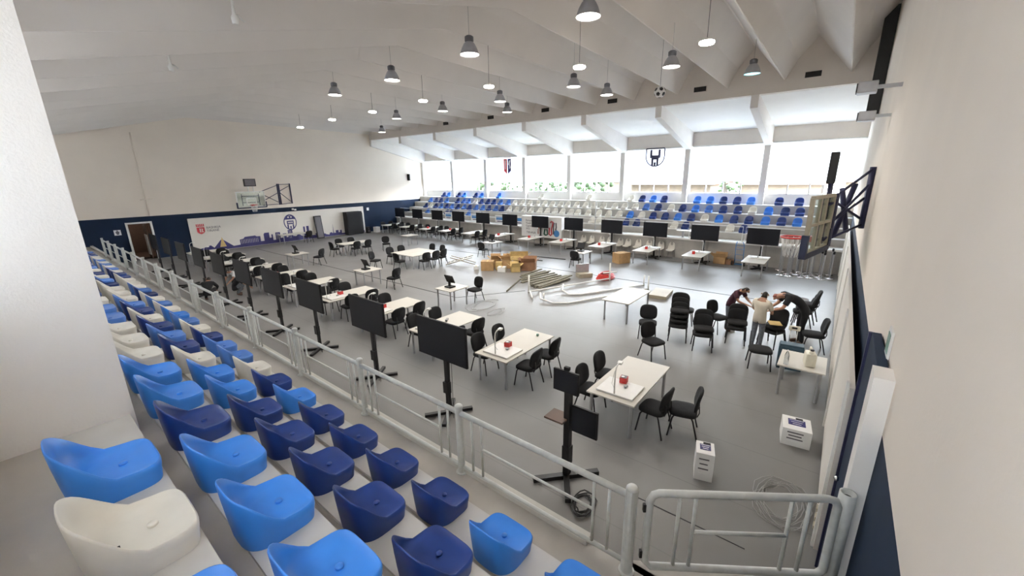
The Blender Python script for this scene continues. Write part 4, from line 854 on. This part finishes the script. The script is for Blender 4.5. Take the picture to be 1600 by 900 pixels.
# ------------------------------------------------------------------ people
def person(label,loc,rz,J,shirt,pants,hair,sleeve='short',scale=1.0):
    o_root_loc=loc
    me=bpy.data.meshes.new('person'); names=list(J['p'].keys()); P_=J['p']; idx={n:i for i,n in enumerate(names)}
    E=[]; 
    def L(*c): 
        for a,b in zip(c,c[1:]): E.append((idx[a],idx[b]))
    L('pelvis','spine','chest','neck','head','crown'); L('head','nose')
    for s in 'LR':
        L('chest','sh'+s,'el'+s,'wr'+s,'pa'+s); L('pelvis','hp'+s,'kn'+s,'an'+s,'to'+s)
        for k in range(5): L('pa'+s if k else 'wr'+s,f'f{k}a{s}',f'f{k}b{s}')
    me.from_pydata([P_[n] for n in names],E,[])
    o=bpy.data.objects.new('person',me); COL.objects.link(o); bpy.context.view_layer.objects.active=o
    md=o.modifiers.new('skin','SKIN'); md.use_smooth_shade=True; md.branch_smoothing=.4
    sv=me.skin_vertices[0].data
    RAD={'pelvis':(.15,.115),'spine':(.135,.10),'chest':(.155,.11),'neck':(.055,.055),'head':(.085,.098),'crown':(.065,.075),'nose':(.014,.016),'sh':(.062,.062),'el':(.043,.043),'wr':(.028,.028),'pa':(.038,.022),'hp':(.085,.09),'kn':(.058,.058),'an':(.04,.042),'to':(.04,.03)}
    for n in names:
        k=n if n in RAD else n[:-1]
        rr=RAD.get(k,(.0095,.0095)); sv[idx[n]].radius=rr; sv[idx[n]].use_root=(n=='pelvis')
    ss=o.modifiers.new('sub','SUBSURF'); ss.levels=1; ss.render_levels=1
    dg=bpy.context.evaluated_depsgraph_get(); m2=bpy.data.meshes.new_from_object(o.evaluated_get(dg)); o.modifiers.clear(); o.data=m2; bpy.data.meshes.remove(me)
    m2.materials.clear(); m2.materials.append(M['skin'])
    for p in m2.polygons: p.use_smooth=True
    bones=[(names[a],names[b]) for a,b in E]
    def region(c):
        best=None
        for a,b in bones:
            A=Vector(P_[a]);B=Vector(P_[b]); v=B-A; t=max(0,min(1,(c-A).dot(v)/max(v.length_squared,1e-9))); dd=(c-A-v*t).length
            if best is None or dd<best[0]: best=(dd,a,b,t)
        return best
    sets={'shirt':[],'trousers':[],'shoe':[],'hair':[]}
    up=(Vector(P_['crown'])-Vector(P_['head'])).normalized(); fw=(Vector(P_['nose'])-Vector(P_['head'])); fw=(fw-up*fw.dot(up)).normalized(); hd=Vector(P_['head'])
    for p in m2.polygons:
        c=p.center; _,a,b,t=region(c)
        ax=(Vector(P_['spine'])-Vector(P_['pelvis'])).normalized(); s_=(c-Vector(P_['pelvis'])).dot(ax); core=b in('spine','hpL','hpR') or (b[:2]=='kn' and t<.3)
        if b=='chest' or (core and s_>-.10) or (b=='neck' and t<.55) or b[:2]=='sh' or (b[:2]=='el' and (t<.75 or sleeve=='long')) or (sleeve=='long' and b[:2]=='wr' and t<.8): sets['shirt'].append(p)
        if (core and s_<.02) or b[:2]=='kn' or (b[:2]=='an' and t<.95): sets['trousers'].append(p)
        if b[:2]=='to' or (b[:2]=='an' and t>.85): sets['shoe'].append(p)
        if b in('crown','head') and (c-hd).dot(up)>.0 and ((c-hd).dot(fw)<.03 or (c-hd).dot(up)>.085) or (b in('crown','head') and -.055<(c-hd).dot(up)<=0 and (c-hd).dot(fw)<-.02): sets['hair'].append(p)
    mats={'shirt':shirt,'trousers':pants,'shoe':'shoe','hair':hair}
    for nm,ps in sets.items():
        if not ps: continue
        off={'shirt':.020,'trousers':.012,'shoe':.012,'hair':.010}[nm]; mp={}; vs=[]; fs=[]
        for p in ps:
            ff=[]
            for vi in p.vertices:
                if vi not in mp: mp[vi]=len(vs); vs.append(m2.vertices[vi].co+m2.vertices[vi].normal*off)
                ff.append(mp[vi])
            fs.append(ff)
        mb=MB(); mb.add(vs,fs,True); c=mb.build(nm,mats[nm],o); q=c.modifiers.new('t','SOLIDIFY'); q.thickness=.012; q.offset=-1
    sd=fw.cross(up).normalized()
    for s in(-1,1):
        MB().sphere(hd+fw*.088+sd*(s*.032)+up*.02,.012,8).build('eye','dark',o)
        MB().sphere(hd-fw*.0+sd*(s*.088)+up*.01,.028,8,(.5,.8,1.1)).build('ear','skin',o)
    o.location=loc; o.rotation_euler=(0,0,rz); o.scale=(scale,)*3; tag(o,label,'person'); return o
def pose(pel,spi,che,nec,hea,cro,nos,sh,el,wr,hp,kn,an,to,curl=(0,.06,-.03)):
    p=dict(pelvis=pel,spine=spi,chest=che,neck=nec,head=hea,crown=cro,nose=nos)
    for s,sg in(('L',-1),('R',1)):
        m=lambda v,k: (v[k] if isinstance(v[0],(tuple,list)) else (sg*v[0],v[1],v[2]))
        k=0 if s=='L' else 1
        S,Eb,Wr=m(sh,k),m(el,k),m(wr,k); p['sh'+s],p['el'+s],p['wr'+s]=S,Eb,Wr
        dv=(Vector(Wr)-Vector(Eb)).normalized(); pa=Vector(Wr)+dv*.075; p['pa'+s]=tuple(pa); side=dv.cross(Vector((0,0,1))); side=side.normalized() if side.length>.1 else Vector((1,0,0)); dn=Vector((0,0,-1))
        for f_ in range(1,5):
            o_=(f_-2.5)*.021; ln=[.0,.036,.042,.040,.032][f_]; a=pa+dv*ln*.9+side*o_; b=a+dv*ln*.6+dn*.022; p[f'f{f_}a{s}']=tuple(a); p[f'f{f_}b{s}']=tuple(b)
        th=Vector(Wr)+dv*.035+side*(-.035*sg); p['f0a'+s]=tuple(th); p['f0b'+s]=tuple(th+dv*.03+dn*.012-side*.008*sg)
        p['hp'+s],p['kn'+s],p['an'+s],p['to'+s]=m(hp,k),m(kn,k),m(an,k),m(to,k)
    return {'p':p}
stand=pose((0,0,.96),(0,-.01,1.13),(0,.02,1.36),(0,.06,1.50),(0,.10,1.60),(0,.11,1.70),(0,.215,1.575),(.185,.02,1.42),(.25,.10,1.14),(.13,.34,1.04),(.09,0,.90),(.10,.02,.50),(.105,-.02,.085),(.12,.15,.04))
person('man in beige t-shirt and grey jeans standing with his back to the viewer',(12.45,1.28,0),-PI/2-.35,stand,'shirt_beige','jeans','hair','short',1.0)
bend=pose((0,-.08,.96),(0,.07,1.10),(0,.32,1.24),(0,.47,1.25),(0,.58,1.22),(0,.67,1.17),(0,.625,1.10),(.185,.34,1.24),(.22,.46,.97),(.11,.66,.86),(.09,-.08,.90),(.10,-.03,.50),(.105,-.08,.085),(.13,.10,.04))
person('man in black clothes bending over the chairs, back arched',(13.6,.42,0),.35,bend,'shirt_black','shirt_black','capred','short',1.16)
person('man in maroon shirt leaning forward behind the chairs',(13.65,2.2,0),PI-.35,pose((0,-.05,.96),(0,.03,1.12),(0,.18,1.32),(0,.30,1.40),(0,.40,1.44),(0,.47,1.52),(0,.50,1.38),(.185,.18,1.36),(.24,.32,1.10),(.12,.55,1.02),(.09,-.05,.90),(.10,0,.50),(.105,-.03,.085),(.13,.14,.04)),'shirt_maroon','jeans','hair','short',.98)
crouch=pose((0,-.12,.34),(0,-.04,.50),(0,.10,.70),(0,.20,.80),(0,.28,.86),(0,.32,.95),(0,.38,.82),(.18,.10,.74),(.24,.34,.52),(.12,.50,.34),(.10,-.10,.32),(.17,.30,.48),(.13,-.0,.09),(.15,.18,.04))
person('person in black crouching beside the railing',(4.75,20.0,0),-.6,crouch,'shirt_black','shirt_black','hair','long',1.0)
person('person in black shirt crouching between two televisions',(5.75,19.95,0),-1.9,crouch,'shirt_black','jeans','hair','short',1.0)
person('person in white vest and dark trousers bending under a television',(6.1,20.75,0),1.9,pose((0,-.10,.62),(0,.02,.74),(0,.22,.90),(0,.34,.95),(0,.43,.97),(0,.50,1.02),(0,.50,.90),(.18,.22,.92),(.22,.36,.66),(.12,.52,.50),(.10,-.10,.58),(.14,.16,.42),(.12,-.06,.09),(.14,.12,.04)),'shirt_white','shirt_black','hair','short',1.0)
# ------------------------------------------------------------------ outside
struct(MB().box((60,17,-.3),(62,90,.2)).build('ground_outside','ground'))
def tree(x,y,h,w,s,label):
    o=thing('tree',label,'tree',(x,y,-.2),0,'trees outside the windows'); rnd=random.Random(s)
    MB().tube([(0,0,0),(.1,0,h*.3),(0,.1,h*.6)],[.2,.15,.08],8).build('trunk','bark',o); b=MB()
    for k in range(60):
        a=rnd.uniform(0,2*PI); q=rnd.random()**.5; zz=h*(.35+.65*rnd.random()); rr=w*q*(1-.6*abs(zz/h-.6))
        b.sphere((rr*math.cos(a),rr*math.sin(a),zz),rnd.uniform(.25,.6)*w*.35,6,(1,1,.8))
    b.build('crown','foliage',o)
for i,(x,y,h,w) in enumerate([(37,33,6.2,2.2),(36.5,29,5.4,1.8),(38,25.5,5.2,2),(37,21.5,5.6,1.8),(36,18.3,5.0,1.6),(38,7.2,5.2,1.0)]): tree(x,y,h,w,i,f'bright green tree outside the windows, {ORD[i]} from the far end')
def house(x,y,w,dp,h,rh,label):
    o=thing('house',label,'house',(x,y,-.2),0,'houses outside the windows'); MB().box((0,0,h/2),(w,dp,h)).build('wall','house',o)
    MB().prism([(-w/2-.4,h),(w/2+.4,h),(0,h+rh)],lambda u,v,hh:(u,hh,v),-dp/2-.4,dp/2+.4).build('roof','roof',o)
    for k in range(3): MB().box((-w/2-.02,-dp/3+dp/3*k,h*.55),(.06,1.0,1.2)).build('window','greytext',o)
house(42,12.5,7,7,4.1,1.6,'low house with orange tiled roof outside the middle window'); house(46,4.5,7,6,4.0,1.3,'pale house with tiled roof outside the second window'); house(47,-3,8,6,4.2,1.2,'pale house outside the window nearest the hoop'); house(52,20,8,8,4.3,1.4,'house behind the trees outside')
# ------------------------------------------------------------------ light
w=bpy.data.worlds.new('world'); SC.world=w; w.use_nodes=True; nt=w.node_tree; bg=nt.nodes['Background']
tc=nt.nodes.new('ShaderNodeTexCoord'); sp=nt.nodes.new('ShaderNodeSeparateXYZ'); rp=nt.nodes.new('ShaderNodeValToRGB')
nt.links.new(tc.outputs['Generated'],sp.inputs[0]); nt.links.new(sp.outputs['Z'],rp.inputs['Fac']); nt.links.new(rp.outputs['Color'],bg.inputs['Color'])
rp.color_ramp.elements[0].color=(1,.97,.93,1); rp.color_ramp.elements[1].color=(.78,.90,1,1); rp.color_ramp.elements[1].position=.6
bg.inputs['Strength'].default_value=SKY
for i,((x,y,z),pw) in enumerate(LIGHTS):
    l=bpy.data.lights.new('lamp_light','SPOT'); l.energy=pw*LAMP; l.color=(1,.94,.86); l.spot_size=2.7; l.spot_blend=.6; l.shadow_soft_size=.2
    q=bpy.data.objects.new('lamp_light',l); COL.objects.link(q); q.location=(x,y,z-.05)
def portal(x,y0,y1,z0,z1,sx):
    l=bpy.data.lights.new('window_portal','AREA'); l.shape='RECTANGLE'; l.size=z1-z0; l.size_y=y1-y0; l.cycles.is_portal=True
    q=bpy.data.objects.new('window_portal',l); COL.objects.link(q); q.location=(x,(y0+y1)/2,(z0+z1)/2); q.rotation_euler=(0,sx*PI/2,0)
ll=bpy.data.lights.new('corridor_fill','POINT'); ll.energy=14; ll.color=(1,.85,.7); ll.shadow_soft_size=.2; lq=bpy.data.objects.new('corridor_fill',ll); COL.objects.link(lq); lq.location=(5.3,YF+2.2,2.5)  # added fill that lifts the dark corridor, no fitting behind it
portal(XW+.35,YN,YF,3.55,6.5,1); portal(-.75,YN,YF,4.15,6.25,-1)
vs_=SC.view_settings; vs_.view_transform='Standard'; vs_.look='None'; vs_.gamma=1; vs_.use_curve_mapping=False; vs_.exposure=EXPO
SC.cycles.max_bounces=8; SC.cycles.diffuse_bounces=5; SC.cycles.glossy_bounces=3; SC.cycles.transmission_bounces=4; SC.cycles.transparent_max_bounces=8; SC.cycles.sample_clamp_indirect=6; SC.cycles.caustics_reflective=False; SC.cycles.caustics_refractive=False
